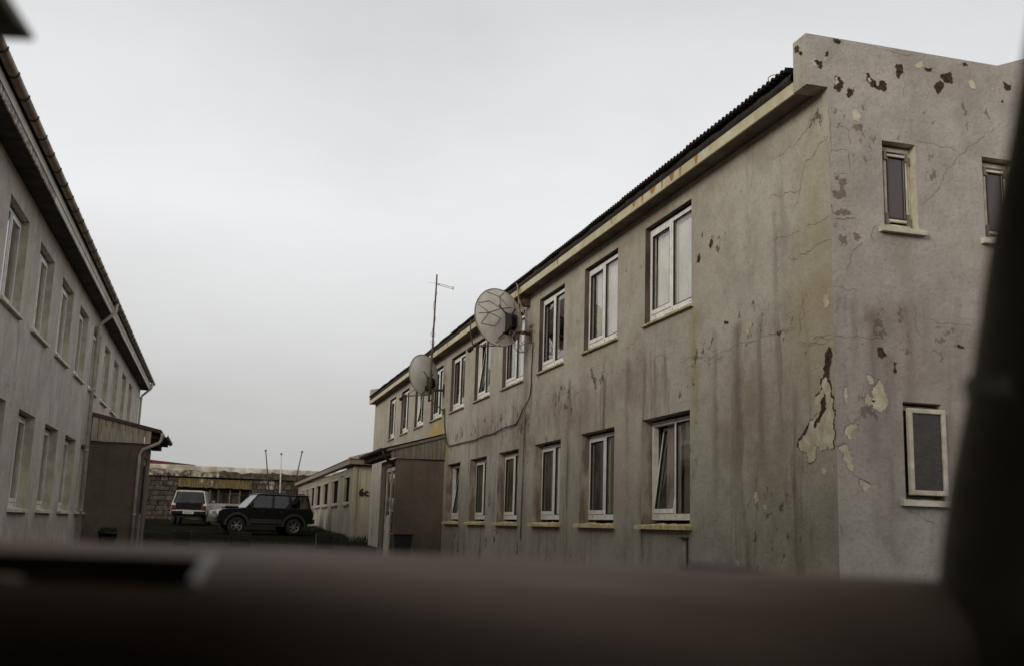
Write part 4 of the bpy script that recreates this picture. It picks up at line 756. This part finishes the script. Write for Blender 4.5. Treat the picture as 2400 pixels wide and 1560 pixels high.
b = MB(); b.tube([R0, R2], .05, 6); b.build('hip_cap', M_ROOFL, LW)
fc = bpy.data.curves.new('number', 'FONT'); fc.body = '6c'; fc.size = .39; fc.extrude = .012; fc.offset = .014; fc.space_character = 1.05
fo = bpy.data.objects.new('tmp', fc); COL.objects.link(fo); dg = bpy.context.evaluated_depsgraph_get(); dg.update()
nm = bpy.data.meshes.new_from_object(fo.evaluated_get(dg)); bpy.data.objects.remove(fo)
nm.materials.clear(); nm.materials.append(M_BLACK)
linked('house_number', nm, LW, Matrix.Translation((LX+.20, LYa-.035, 2.25)) @ Matrix.Rotation(rad(90), 4, 'X'))
b = MB(); b.box(LX-.2, LX-.02, 45.3, 45.42, 3.07, 3.14); b.build('lamp', M_STEEL, LW)

# tall grass along the low building: nobody could count it
b = MB()
for k in range(2600):
    y = random.uniform(39.5, 56); x = (LX-.12-abs(random.gauss(0, .28))) if y > 41.9 else random.uniform(4.6, 8.0)
    if y < 41.9 and random.random() < .55: y = 41.7-abs(random.gauss(0, .4)); x = random.uniform(4.9, 7.5)
    tuft(b, (x, y, G(y)-.03), 1, .30, .02, .012)
tag(b.build('grass', M_GRASS, recalc=False), 'dark rough grass growing along the foot of the low building', 'grass', kind='stuff')
b = MB()
for k in range(1200):
    x = random.uniform(-2.6, 5.6); y = 37+random.random()*3; tuft(b, (x, y, G(y)-.03), 1, .10, .02, .008)
tag(b.build('grass', M_GRASS, recalc=False), 'short dark grass verge behind the planter boxes', 'grass', kind='stuff')

# ------------------------------------------------------------------ ruined block-built store at the back
M_STONE = [simple('store_block_%d' % k, c, .9, c2=c2, vs=3.5, bump=.9, bs=9) for k, (c, c2) in enumerate([((.072, .055, .037), (.034, .026, .018)), ((.098, .076, .053), (.043, .033, .023)), ((.065, .045, .032), (.03, .022, .016)), ((.12, .096, .07), (.04, .03, .022)), ((.075, .055, .04), (.035, .028, .02)), ((.42, .37, .30), (.06, .043, .032))])]
M_WHITEW = simple('whitewash_peeling', (.66, .62, .53), .85, c2=(.36, .30, .23), vs=1.8, bump=.5, bs=12)
M_MORTAR = simple('store_mortar', (.04, .03, .022), .95)
M_YELLOWB = simple('yellow_planks', (.20, .15, .05), .85, c2=(.08, .06, .025), vs=2.5, stretch=(4, 1, .5), bump=.4)
SY = 74.0
SW = empty('stone_store', (1.5, SY+3, G(74)), 'derelict block-built store with whitewashed roof edge and yellow plank band', 'building')
b = MB(); b.box(-9.0, -2.5, SY+.06, SY+.4, .8, 3.84); b.box(2.32, 11.5, SY+.06, SY+.4, .8, 3.84); b.box(-2.5, 2.32, SY+.6, SY+.9, .8, 3.84); b.box(-9.0, 11.5, SY+1.0, SY+7, .8, 4.5); b.build('wall_core', M_MORTAR, SW)
bl = []
for j in range(9):
    z0 = .95+.325*j; x = -6.2+(.4 if j % 2 else 0)
    while x < 8.6:
        w_ = random.uniform(.5, 1.05); xa, xb = x, x+w_-.035; x += w_
        if xb < -2.5 or xa > 2.32: bl.append((xa, xb, z0, z0+.295, SY-.01+random.uniform(-.04, .04)))
        elif xa < -2.7: bl.append((xa, -2.5, z0, z0+.295, SY-.01))
        elif xb > 2.5: bl.append((2.32, xb, z0, z0+.295, SY-.01))
for (xa, xb, za, zb, yy) in bl:
    b = MB(); jx = lambda: random.uniform(-.025, .025)
    b.hexa([(xa+jx(), yy+jx(), za+jx()), (xb+jx(), yy+jx(), za+jx()), (xb, SY+.2, za), (xa, SY+.2, za), (xa+jx(), yy+jx(), zb+jx()), (xb+jx(), yy+jx(), zb+jx()), (xb, SY+.2, zb), (xa, SY+.2, zb)])
    b.build('stone_block', random.choice(M_STONE[:5]*3+M_STONE[5:]), SW, bevel=.03)
b = MB(); N_ = 70; vs = []                             # whitewashed roof edge, worn along its lower side
for i in range(N_+1):
    x = -9.0+20.5*i/N_; q = .13*mnoise.noise(Vector((x*.9, 0, 0)))+.10*mnoise.noise(Vector((x*3.5, 2, 0)))
    vs += [(x, SY-.22, 4.28+q), (x, SY-.23, 4.57+.02*mnoise.noise(Vector((x*2, 7, 0)))), (x, SY-.18, 4.61), (x, SY+7, 4.66)]
b.add(vs, [(i*4+k, i*4+k+1, i*4+k+5, i*4+k+4) for i in range(N_) for k in range(3)]); b.build('roof_edge', M_WHITEW, SW, recalc=False)
x = -9.0
while x < 11.4:                                         # brown fascia stones below it
    w_ = random.uniform(1.0, 2.2); b = MB(); b.box(x, min(x+w_-.02, 11.5), SY-.2+random.uniform(-.012, .008), SY+.5, 3.87, 4.5); b.build('lintel_block', random.choice([M_STONE[1], M_STONE[0], M_STONE[5], M_STONE[5], M_STONE[1]]), SW, bevel=.02); x += w_
n = 30
for k in range(n):
    xa = -2.48+k*(4.78/n); b = MB(); b.box(xa, xa+4.78/n-.012, SY-.02+random.uniform(-.01, .01), SY+.03, 3.19+random.uniform(-.03, .02), 3.78+random.uniform(-.02, .01)); b.build('yellow_plank', M_YELLOWB if random.random() < .94 else M_STONE[5], SW)
for xx, wd in ((-2.4, .12), (-1.3, .08), (-.4, .14), (.15, .12), (.9, .08), (1.55, .08), (2.2, .12)):
    b = MB(); b.box(xx-wd/2, xx+wd/2, SY+.25, SY+.35, .9, 3.1); b.build('post', random.choice([M_YELLOWB, M_STONE[1], M_STONE[0]]), SW)
b = MB(); b.box(.92, 1.53, SY+.26, SY+.3, 2.8, 2.9); b.box(.95, 1.5, SY+.36, SY+.39, 2.0, 2.8); b.build('hatch', M_STONE[2], SW)
M_GREYP = simple('grey_panel', (.33, .30, .28), .7, c2=(.26, .235, .215), vs=2, bump=.2)
PN = empty('low_barrier', (.4, 60.9, G(60.9)), 'low grey panel barrier with yellow base between the two parked cars', 'barrier')
b = MB(); b.box(-.55, 2.4, 60.8, 60.95, 1.55, 2.0); b.build('panel', M_GREYP, PN, bevel=.01)
b = MB(); b.box(-.56, 2.41, 60.76, 60.98, G(61)-.02, 1.545); b.build('base', M_YELLOWB, PN, bevel=.01)
# flag poles
for (p0, p1, m_, lab) in [((3.46, 73.7, 2.9), (3.0, 73.2, 5.78), M_MAST, 'dark flagpole leaning left above the stone store'), ((4.22, 73.3, 1.0), (4.05, 73.3, 5.61), M_PIPE, 'pale upright flagpole between the two leaning ones'), ((5.0, 73.7, 2.9), (5.42, 73.2, 5.82), M_MAST, 'dark flagpole leaning right above the stone store')]:
    T = empty('flagpole', p0, lab, 'flagpole', 'flagpoles at the stone store'); a = Vector(p0); c = Vector(p1)
    if m_ is M_MAST:
        b = MB(); b.box(a.x-.06, a.x+.06, 73.66, 73.98, a.z-.04, a.z+.04); b.build('bracket', M_MAST, T)
    b = MB(); b.tube([a, c], [.05, .035], 8); b.build('pole', m_, T, smooth=True)
    b = MB(); b.lathe([(.001, -.07), (.06, -.05), (.075, 0), (.06, .05), (.001, .09)], c, c-a, 12); b.build('finial', M_MAST, T, smooth=True)
# red-roofed house behind
M_RED = simple('red_roof_paint', (.12, .022, .018), .7, var=.3)
RH = empty('red_roofed_house', (-8, 98, G(92)), 'dark red roof of a house showing over the stone store', 'house')
b = MB(); b.box(-15, -3.2, 93, 104, G(92), 5.25); b.build('wall', M_LEFT, RH)
b = MB(); b.prism([(-1.85, 5.50), (-1.9, 5.40), (-17, 5.30), (-17, 5.45), (-10, 6.12)], lambda x, z: (x, 92, z), lambda x, z: (x, 105, z)); b.build('roof', M_RED, RH)

# ------------------------------------------------------------------ parked cars
M_TYRE = simple('tyre_rubber', (.018, .017, .016), .85, bump=.3)
M_RIM = simple('alloy_rim', (.42, .40, .37), .35, metal=.8, var=.3)
M_CARBLK = simple('car_paint_black', (.007, .008, .007), .3, var=.2, bump=0, spec=.25)
M_CARWHT = simple('car_paint_white', (.50, .485, .45), .35, var=.25, bump=0)
M_CARSIL = simple('car_paint_silver', (.33, .33, .32), .3, metal=.5, var=.1, bump=0)
M_TRIM = simple('car_trim_grey', (.05, .04, .032), .7, spec=.25)
M_LAMPW = simple('headlamp_glass', (.62, .62, .58), .12, bump=0); M_LAMPR = simple('tail_lamp_red', (.10, .015, .012), .25, bump=0)
M_PLATE = simple('number_plate', (.55, .52, .45), .5, bump=0); M_COVER = simple('wheel_cover_white', (.62, .60, .56), .4, var=.08, bump=0)
def wheel(T, x, side, yy, r):
    b = MB(); b.lathe([(r*.62, -.1), (r*.9, -.11), (r, -.07), (r, .07), (r*.9, .11), (r*.62, .1)], (x, yy, r), (0, side, 0), 28)
    wt = b.build('wheel', M_TYRE, T, smooth=True)
    b = MB(); b.lathe([(r*.64, .04), (r*.64, .095), (r*.57, .085), (r*.55, .03)], (x, yy, r), (0, side, 0), 28); b.lathe([(r*.16, .03), (r*.15, .08), (.001, .09)], (x, yy, r), (0, side, 0), 14)
    for k in range(6):
        a = k*math.pi/3; b.bar((x+r*.12*math.cos(a), yy+side*.06, r+r*.12*math.sin(a)), (x+r*.6*math.cos(a), yy+side*.07, r+r*.6*math.sin(a)), .055, .03, (0, 1, 0))
    b.build('rim', M_RIM, wt)
    b = MB(); b.lathe([(.001, .0), (r*.6, .0), (r*.6, .02)], (x, yy, r), (0, side, 0), 24); b.build('brake_disc', M_BLACK, wt)
def car(name, label, loc, yaw, s):
    """local frame: +x forward, y left, z up"""
    T = bpy.data.objects.new(name, None); COL.objects.link(T); T['_T'] = [list(r) for r in Matrix()]
    tag(T, label, 'car', 'cars parked at the back of the yard')
    L2, W2, r, wx, H_ = s['L']/2, s['W']/2, s['r'], s['wx'], s['H']; cl = s['cl']; ar = r*1.22; belt = s['belt']; hood = s['hood']; cow = s['cow']; rb = s['rb']
    def arch(xc): return [(xc+ar*math.cos(rad(180-12*k))*-1, r+ar*math.sin(rad(180-12*k))) for k in range(16)]
    pr = [(-L2, cl+.08), (-wx-ar, cl)]+[(-wx-ar*math.cos(rad(12*k)), max(cl, r+ar*math.sin(rad(12*k)))) for k in range(16)]+[(wx-ar, cl)]+[(wx-ar*math.cos(rad(12*k)), max(cl, r+ar*math.sin(rad(12*k)))) for k in range(16)]+[(wx+ar, cl), (L2-.04, cl+.06), (L2, cl+.30), (L2-.03, hood-.12), (L2-.18, hood), (cow+.02, belt-.02), (cow-.2, belt), (-L2+.05, belt), (-L2-.02, belt-.25)]
    q = [pr[0]]
    for p_ in pr[1:]:
        if abs(p_[0]-q[-1][0])+abs(p_[1]-q[-1][1]) > .012: q.append(p_)
    b = MB(); b.prism(q, lambda x, z: (x, -W2, z), lambda x, z: (x, W2, z)); b.build('body', s['paint'], T, bevel=.045, seg=3)
    b = MB(); b.box(-L2+.15, L2-.2, -W2+.25, W2-.25, cl-.08, cl+.3); b.build('chassis', M_BLACK, T)
    # cabin
    bw, tw = W2-.05, W2-.19; xf, xr = s['xf'], s['xr']; zt = H_-.05; P3 = lambda x, z, sd: (x, sd*(bw+(tw-bw)*(z-belt)/(zt-belt)), z)
    b = MB(); pil = s['pil']
    for sd in (-1, 1):
        for (xb, xt, wd) in [(cow-.05, xf, .07)]+pil+[(rb, xr, .10)]: b.bar(P3(xb, belt-.03, sd), P3(xt, zt, sd), .05, wd, (1, 0, 0))
        b.bar(P3(xf, zt, sd), P3(xr, zt, sd), .07, .06); b.bar(P3(cow-.08, belt, sd), P3(rb, belt, sd), .07, .05)
    b.bar(P3(xf, zt, -1), P3(xf, zt, 1), .09, .05); b.bar(P3(xr, zt, -1), P3(xr, zt, 1), .09, .06)
    b.build('cabin_frame', s['cab'], T, bevel=.012)
    b = MB(); b.hexa([(xr-.04, -tw-.02, zt), (xf+.05, -tw-.02, zt), (xf+.05, tw+.02, zt), (xr-.04, tw+.02, zt), (xr+.02, -tw+.1, H_), (xf-.12, -tw+.1, H_), (xf-.12, tw-.1, H_), (xr+.02, tw-.1, H_)]); b.build('roof', s['roof'], T, bevel=.03, seg=3)
    xs = [(cow-.05, xf)]+[(a, c) for a, c, _ in pil]+[(rb, xr)]
    for sd in (-1, 1):
        for (b0, t0), (b1, t1) in zip(xs, xs[1:]):
            g = MB(); I = lambda x, z, o: (x, P3(x, z, sd)[1]-sd*o, z)
            g.hexa([I(b1, belt, .012), I(b0, belt, .012), I(b0, belt, .018), I(b1, belt, .018), I(t1, zt, .012), I(t0, zt, .012), I(t0, zt, .018), I(t1, zt, .018)]); g.build('side_window', M_CARGLASS, T)
    g = MB(); g.add([P3(cow-.03, belt, -.97), P3(cow-.03, belt, .97), P3(xf+.02, zt, .97), P3(xf+.02, zt, -.97)], [(0, 1, 2, 3)]); g.build('windscreen', M_CARGLASS, T)
    g = MB(); g.add([P3(rb-.02, belt+.04, -.88), P3(rb-.02, belt+.04, .88), P3(xr-.035, zt-.04, .88), P3(xr-.035, zt-.04, -.88)], [(0, 1, 2, 3)]); g.build('rear_window', s.get('rglass', M_CARGLASS), T)
    b = MB()
    for xx in s['seats']:
        for sd in (-1, 1): b.hexa([(xx-.06, sd*.38-.22, belt-.3), (xx+.08, sd*.38-.22, belt-.3), (xx+.08, sd*.38+.22, belt-.3), (xx-.06, sd*.38+.22, belt-.3), (xx-.2, sd*.38-.2, belt+.2), (xx-.1, sd*.38-.2, belt+.2), (xx-.1, sd*.38+.2, belt+.2), (xx-.2, sd*.38+.2, belt+.2)]); b.box(xx-.22, xx-.13, sd*.38-.12, sd*.38+.12, belt+.22, belt+.4)
    b.build('seat', M_BLACK, T, bevel=.02)
    for sd in (-1, 1):
        for xc in (-wx, wx):
            wheel(T, xc, sd, sd*(W2-.1), r)
            if s['flare']:
                b = MB(); po = [(xc-(ar+.11)*math.cos(rad(9*k)), r+(ar+.11)*math.sin(rad(9*k))) for k in range(21)]; pi = [(xc-(ar-.005)*math.cos(rad(9*k)), r+(ar-.005)*math.sin(rad(9*k))) for k in range(20, -1, -1)]
                b.prism(po+pi, lambda x, z: (x, sd*(W2-.02), z), lambda x, z: (x, sd*(W2+.035), z)); b.build('wheel_arch', M_TRIM, T, bevel=.012)
        if s['flare']:
            b = MB(); b.box(-wx+ar+.10, wx-ar-.10, sd*W2-.02, sd*W2+.025, cl+.02, cl+.22); b.build('side_cladding', M_TRIM, T, bevel=.012)
            b = MB(); b.box(-wx+ar+.02, wx-ar-.02, sd*(W2-.02)-.06, sd*(W2+.03)+.06*sd, cl-.08, cl-.03); b.build('running_board', M_TRIM, T, bevel=.01)
            b = MB(); b.tube([(xr+.1, sd*(tw-.08), H_+.03), (xf-.3, sd*(tw-.08), H_+.03)], .02, 8); b.build('roof_rail', M_BLACK, T, smooth=True)
        b = MB(); b.box(L2-.20, L2-.005, sd*(W2-.22)-.17, sd*(W2-.22)+.20*1, hood-.22, hood-.06); b.build('headlight', M_LAMPW, T, bevel=.02)
        b = MB(); b.box(-L2-.035, -L2+.06, sd*(W2-.13)-.11, sd*(W2-.13)+.12, belt-.40, belt-.10); b.build('tail_light', M_LAMPR, T, bevel=.015)
        b = MB(); b.box(cow-.32, cow-.20, sd*(W2+.02)-.02, sd*(W2+.02)+.17*sd, belt+.04, belt+.22); b.build('mirror', s['paint'], T, bevel=.02)
        b = MB(); b.box(.1, .26, sd*W2-.012, sd*W2+.015, belt-.16, belt-.12); b.box(-.75, -.6, sd*W2-.012, sd*W2+.015, belt-.16, belt-.12); b.build('door_handle', M_TRIM, T, bevel=.004)
    b = MB(); b.box(L2-.08, L2+.10, -W2+.02, W2-.02, cl+.03, cl+.28); b.build('bumper', M_TRIM, T, bevel=.05, seg=3)
    b = MB(); b.box(-L2-.12, -L2+.06, -W2+.02, W2-.02, cl+.06, cl+.28); b.build('bumper', s.get('bump', M_TRIM), T, bevel=.04, seg=3)
    b = MB()
    for k in range(4): b.box(L2-.02, L2+.012, -.5, .5, hood-.34+.07*k, hood-.30+.07*k)
    b.build('grille', M_RIM, T)
    b = MB(); b.box(-L2-.132, -L2-.122, -.26, .26, cl+.10, cl+.22); pt = b.build('number_plate', M_PLATE, T)
    b = MB()
    for k, h_ in enumerate([.6, .5, .7, .4, .65, .55]): b.box(-L2-.135, -L2-.1325, -.2+.07*k, -.2+.07*k+.035, cl+.125, cl+.195)
    b.build('plate_characters', M_BLACK, pt)
    if s.get('spare'):
        b = MB(); b.lathe([(.001, 0), (.32, 0), (.345, -.03), (.345, -.2), (.3, -.23), (.001, -.235)], (-L2-.03, -.1, s['spare']), (1, 0, 0), 28); b.build('spare_wheel_cover', M_COVER, T, smooth=True)
        b = MB(); b.box(xr-.14, xr-.02, -tw+.05, tw-.05, H_-.045, H_-.02); b.build('spoiler', s['paint'], T, bevel=.008)
        b = MB(); b.box(cow+.15, cow+.75, -.35, .35, hood+.04, belt+.055); b.build('bonnet_scoop', s['paint'], T, bevel=.04)
    if s.get('tail'):
        b = MB(); b.box(-L2-.03, -L2+.02, -W2+.2, W2-.2, cl+.30, belt+.02); b.build('tailgate_panel', M_CARBLK, T, bevel=.02)
        b = MB(); b.box(-L2-.128, -L2-.1205, -W2+.06, W2-.06, cl+.235, cl+.27); b.build('bumper_strip', M_PLATE, T)
    T.location = loc; T.rotation_euler = (0, 0, yaw)
    return T
SUV = dict(L=4.2, W=1.78, r=.375, wx=1.27, H=1.80, cl=.46, belt=1.16, hood=1.06, cow=.95, rb=-1.98, xf=.35, xr=-1.86, pil=[(-.28, -.32, .10), (-1.08, -1.06, .12)], seats=[.15, -.75], paint=M_CARBLK, cab=M_CARBLK, roof=M_CARBLK, flare=True, spare=1.0)
car('sport_utility_car', 'black off-road car with white spare wheel cover, seen from its side', (2.02, 49.1, G(49.1)-.02), rad(192), SUV)
WV = dict(L=4.4, W=1.72, r=.36, wx=1.3, H=1.72, cl=.44, belt=1.06, hood=1.0, cow=1.0, rb=-2.08, xf=.45, xr=-1.92, pil=[(-.3, -.32, .1), (-1.15, -1.12, .14)], seats=[.15, -.75], paint=M_CARWHT, cab=M_CARWHT, roof=M_CARWHT, flare=False, tail=True, bump=M_CARBLK, rglass=M_CARGLASS)
car('parked_van', 'white off-road car seen from behind with dark tailgate and number plate', (-1.12, 58.6, G(58.4)), rad(86), WV)
HB = dict(L=4.0, W=1.66, r=.30, wx=1.22, H=1.48, cl=.30, belt=.92, hood=.86, cow=.95, rb=-1.7, xf=.2, xr=-1.3, pil=[(-.3, -.34, .08), (-1.1, -.98, .1)], seats=[.1, -.7], paint=M_CARSIL, cab=M_CARBLK, roof=M_CARSIL, flare=False)
car('parked_hatchback', 'silver car mostly hidden behind the black off-road car', (2.0, 53.0, G(53)+.12), rad(186), HB)

# ------------------------------------------------------------------ the car the photograph is taken from
F_ = Vector((math.sin(YAW), math.cos(YAW), 0)); R_v = Vector((math.cos(YAW), -math.sin(YAW), 0))
def PC(f, r, u): return tuple(Vector((0, 0, CZ))+F_*f+R_v*r+Vector((0, 0, u)))
M_DASH = simple('dashboard_plastic', (.215, .157, .118), .65, c2=(.19, .138, .104), vs=3, bump=.12, bs=500)
M_TRIMI = simple('interior_trim', (.22, .205, .145), .9, bump=.1, spec=.2)
M_LINER = simple('roof_lining', (.03, .027, .023), .95, spec=.1)
M_DASH.node_tree.nodes['Principled BSDF'].inputs['Specular Tint'].default_value = (1, .88, .78, 1); M_DASH.node_tree.nodes['Principled BSDF'].inputs['Specular IOR Level'].default_value = .12
M_PALERIM = simple('pale_tray_edge', (.30, .28, .25), .5, bump=0)  # paler colour for the edge of the tray
IC = empty('car_interior', PC(.6, -.3, -.7), 'dark blurred dashboard and windscreen pillar of the car in front of the camera', 'car')
# dashboard: rows of (forward, height at left, height at right); far ledge, dip, padded ridge, slope to the cabin
rows = [(1.06, -.046, 1.08, -.052), (.97, -.026, .965, -.034), (.95, -.0225, .95, -.031), (.90, -.029, .94, -.034), (.86, -.036, .93, -.042), (.835, -.036, .922, -.052), (.815, -.0285, .916, -.062), (.80, -.0265, .911, -.074), (.775, -.0290, .907, -.088), (.745, -.036, .904, -.105), (.725, -.046, .902, -.122), (.712, -.062, .90, -.14), (.703, -.085, .899, -.165), (.697, -.115, .898, -.20), (.695, -.17, .897, -.25), (.70, -.4, .90, -.45)]
XS = [-1.05, -.8, -.62, -.60, -.40, -.3, -.225, -.207, -.15, -.05, .05, .15, .22, .28, .34, .40, .47]
def dh(f, x):
    for (f0, a0, _, _), (f1, a1, _, _) in zip(rows, rows[1:]):
        if f1 <= f <= f0: return a0+(a1-a0)*(f0-f)/(f0-f1)
b = MB(); vs = []; fs = []
for (f, hl, f2, hr) in rows:
    for x in XS:
        t = max(0, min(1.05, (x+.12)/.40)); t += 1.2*max(0, x-.33); vs.append(PC(f+(f2-f)*t-.04*max(0, x-.1), x, hl+(hr-hl)*t))
nx = len(XS)
for j in range(len(rows)-1):
    for i in range(nx-1):
        if 8 <= j <= 9 and XS[i] >= -.61 and XS[i+1] <= -.20: continue      # opening of the tray
        fs.append((j*nx+i, j*nx+i+1, (j+1)*nx+i+1, (j+1)*nx+i))
b.add(vs, fs)
dsh = b.build('dashboard', M_DASH, IC, smooth=True, recalc=False)
sub = dsh.modifiers.new('smooth', 'SUBSURF'); sub.levels = 2; sub.render_levels = 2
b = MB(); ft, nt_, fl_ = (.785, .705, -.12); xl_, xr_ = -.63, -.205
Q = [PC(ft, xl_, dh(ft, xl_)-.004), PC(ft, xr_-.012, dh(ft, xr_)-.004), PC(nt_, xr_+.006, dh(nt_, xr_)-.006), PC(nt_, xl_, dh(nt_, xl_)-.006), PC(ft, xl_, fl_), PC(ft, xr_, fl_), PC(nt_, xr_, fl_), PC(nt_, xl_, fl_)]
b.add(Q, [(0, 1, 5, 4), (1, 2, 6, 5), (2, 3, 7, 6), (3, 0, 4, 7), (4, 5, 6, 7)]); b.build('tray', M_TRIMI, dsh, recalc=False)
b = MB(); rim = [(.784, -.214), (.765, -.213), (.745, -.212), (.735, -.2115), (.726, -.211)]
vs = []
for f, x in rim: h_ = dh(f, -.2); vs += [PC(f, x-.003, h_-.006), PC(f, x-.001, h_+.003), PC(f, x+.004, h_+.003), PC(f, x+.008, h_-.003)]
b.add(vs, [(i*4+k, i*4+k+1, i*4+k+5, i*4+k+4) for i in range(4) for k in range(3)]); b.build('tray_rim', M_PALERIM, dsh, recalc=False)
b = MB(); b.lathe([(.001, .030), (.014, .028), (.022, .016), (.024, 0), (.024, -.04)], PC(.74, -.345, -.072), (0, 0, 1), 18); b.build('knob', M_DASH, dsh, smooth=True)
# pillar: inclined tapering trim on the right, with its inner edge
pil = [(.99, .372, -.30), (.95, .376, -.10), (.93, .374, -.03), (.90, .373, .046), (.845, .373, .123), (.80, .372, .233), (.73, .356, .275), (.70, .362, .365), (.60, .345, .47)]
b = MB(); vs = []; fs = []
for (f, r, u) in pil: vs += [PC(f, r, u), PC(f+.05, r+.012, u), PC(f+.06, r+.15, u), PC(f-.10, r+.17, u), PC(f-.07, r+.05, u)]
for i in range(len(pil)-1):
    for k in range(5): fs.append((i*5+k, i*5+(k+1) % 5, i*5+5+(k+1) % 5, i*5+5+k))
b.add(vs, fs); po = b.build('windscreen_pillar', M_TRIMI, IC, smooth=True); sub = po.modifiers.new('smooth', 'SUBSURF'); sub.levels = 1; sub.render_levels = 2
b = MB(); b.hexa([PC(.79, .352, .110), PC(.81, .352, .110), PC(.81, .38, .110), PC(.79, .38, .110), PC(.79, .352, .125), PC(.81, .352, .125), PC(.81, .38, .125), PC(.79, .38, .125)]); b.build('trim_clip', M_TRIMI, po)
b = MB(); vs = []
for (f, r, u) in pil[::1]: vs += [PC(f, -1.45-(r-.37), u), PC(f+.05, -1.46-(r-.37), u), PC(f+.05, -1.55, u), PC(f-.06, -1.55, u)]
b.add(vs, [(i*4+k, i*4+(k+1) % 4, i*4+4+(k+1) % 4, i*4+4+k) for i in range(len(pil)-1) for k in range(4)]); b.build('windscreen_pillar', M_TRIMI, IC, smooth=True)
b = MB(); b.hexa([PC(-.9, -1.5, .47), PC(-.9, .52, .47), PC(.74, .50, .44), PC(.74, -1.5, .44), PC(-.9, -1.5, .52), PC(-.9, .52, .52), PC(.74, .50, .49), PC(.74, -1.5, .49)]); b.build('roof_lining', M_LINER, IC, bevel=.03)
b = MB(); b.hexa([PC(-.9, .50, -.7), PC(-.9, .56, -.7), PC(1.05, .56, -.7), PC(1.05, .50, -.7), PC(-.9, .44, -.05), PC(-.9, .5, -.05), PC(.95, .5, -.05), PC(.95, .44, -.05)]); b.build('door_trim', M_TRIMI, IC, bevel=.02)
b = MB(); b.hexa([PC(-.9, -1.5, -.72), PC(-.9, .52, -.72), PC(1.05, .52, -.72), PC(1.05, -1.5, -.72), PC(-.9, -1.5, -.66), PC(-.9, .52, -.66), PC(1.05, .52, -.66), PC(1.05, -1.5, -.66)]); b.build('floor_carpet', M_TRIMI, IC)
b = MB(); b.hexa([PC(-.55, -.25, -.65), PC(-.55, .3, -.65), PC(-.4, .3, -.65), PC(-.4, -.25, -.65), PC(-.75, -.25, .1), PC(-.75, .3, .1), PC(-.6, .3, .1), PC(-.6, -.25, .1)]); b.build('seat_back', M_TRIMI, IC, bevel=.05)
b = MB(); b.hexa([PC(-.95, -1.5, -.7), PC(-.95, .52, -.7), PC(-.88, .52, -.7), PC(-.88, -1.5, -.7), PC(-.95, -1.5, .5), PC(-.95, .52, .5), PC(-.88, .52, .5), PC(-.88, -1.5, .5)]); b.build('rear_light_block', M_TRIMI, IC)  # unseen wall added to stop light entering the cabin from behind
b = MB(); b.hexa([PC(-.9, -1.56, -.7), PC(-.9, -1.5, -.7), PC(1.05, -1.5, -.7), PC(1.05, -1.56, -.7), PC(-.9, -1.5, -.02), PC(-.9, -1.44, -.02), PC(.95, -1.44, -.02), PC(.95, -1.5, -.02)]); b.build('door_trim', M_TRIMI, IC, bevel=.02)
for xx, f1 in ((-1.5, .25), (.52, .55)):  # unseen solid sides, added to keep side light off the dashboard
    b = MB(); b.hexa([PC(-.9, xx, -.7), PC(-.9, xx+.05, -.7), PC(f1, xx+.05, -.7), PC(f1, xx, -.7), PC(-.9, xx, .48), PC(-.9, xx+.05, .48), PC(f1-.07, xx+.05, .48), PC(f1-.07, xx, .48)]); b.build('side_light_block', M_TRIMI, IC)
# mirror and steering wheel
b = MB(); k = 1.7; b.hexa([PC(.50*k, -.50*k, .248*k), PC(.50*k, -.256*k, .2448*k), PC(.50*k+.04, -.256*k, .2448*k), PC(.50*k+.04, -.50*k, .248*k), PC(.47*k, -.51*k, .285*k), PC(.47*k, -.274*k, .277*k), PC(.47*k+.04, -.274*k, .277*k), PC(.47*k+.04, -.51*k, .285*k)]); b.build('rear_view_mirror', M_TRIMI, IC, bevel=.004)
b = MB(); sw = Vector(PC(.40, -.36, -.20)); ax = (F_*.86+Vector((0, 0, -.5))).normalized(); e1 = R_v; e2 = ax.cross(e1).normalized()
b.tube([sw+(e1*math.cos(k*.1571)+e2*math.sin(k*.1571))*.185 for k in range(41)], .015, 10)
for a in (0, 2.2, 4.08): b.tube([sw, sw+(e1*math.cos(a)+e2*math.sin(a))*.18], .016, 8)
b.lathe([(.001, -.03), (.07, -.025), (.075, .02), (.001, .025)], sw, ax, 16); b.build('steering_wheel', M_BLACK, IC, smooth=True)
# wipers lying at the foot of the windscreen
b = MB(); b.tube([PC(1.15, .19, -.036), PC(1.15, .255, -.0375)], .005, 8); b.tube([PC(1.15, .255, -.0375), PC(1.12, .40, -.06)], .005, 8); b.build('wiper', M_BLACK, IC, smooth=True)
b = MB(); b.hexa([PC(1.08, -1.3, -.075), PC(1.08, .5, -.08), PC(2.0, .45, -.16), PC(2.0, -1.3, -.16), PC(1.08, -1.3, -.06), PC(1.08, .5, -.065), PC(2.0, .45, -.15), PC(2.0, -1.3, -.15)]); b.build('bonnet', M_CARSIL, IC, bevel=.01)
for o in bpy.data.objects:
    if '_T' in o: del o['_T']
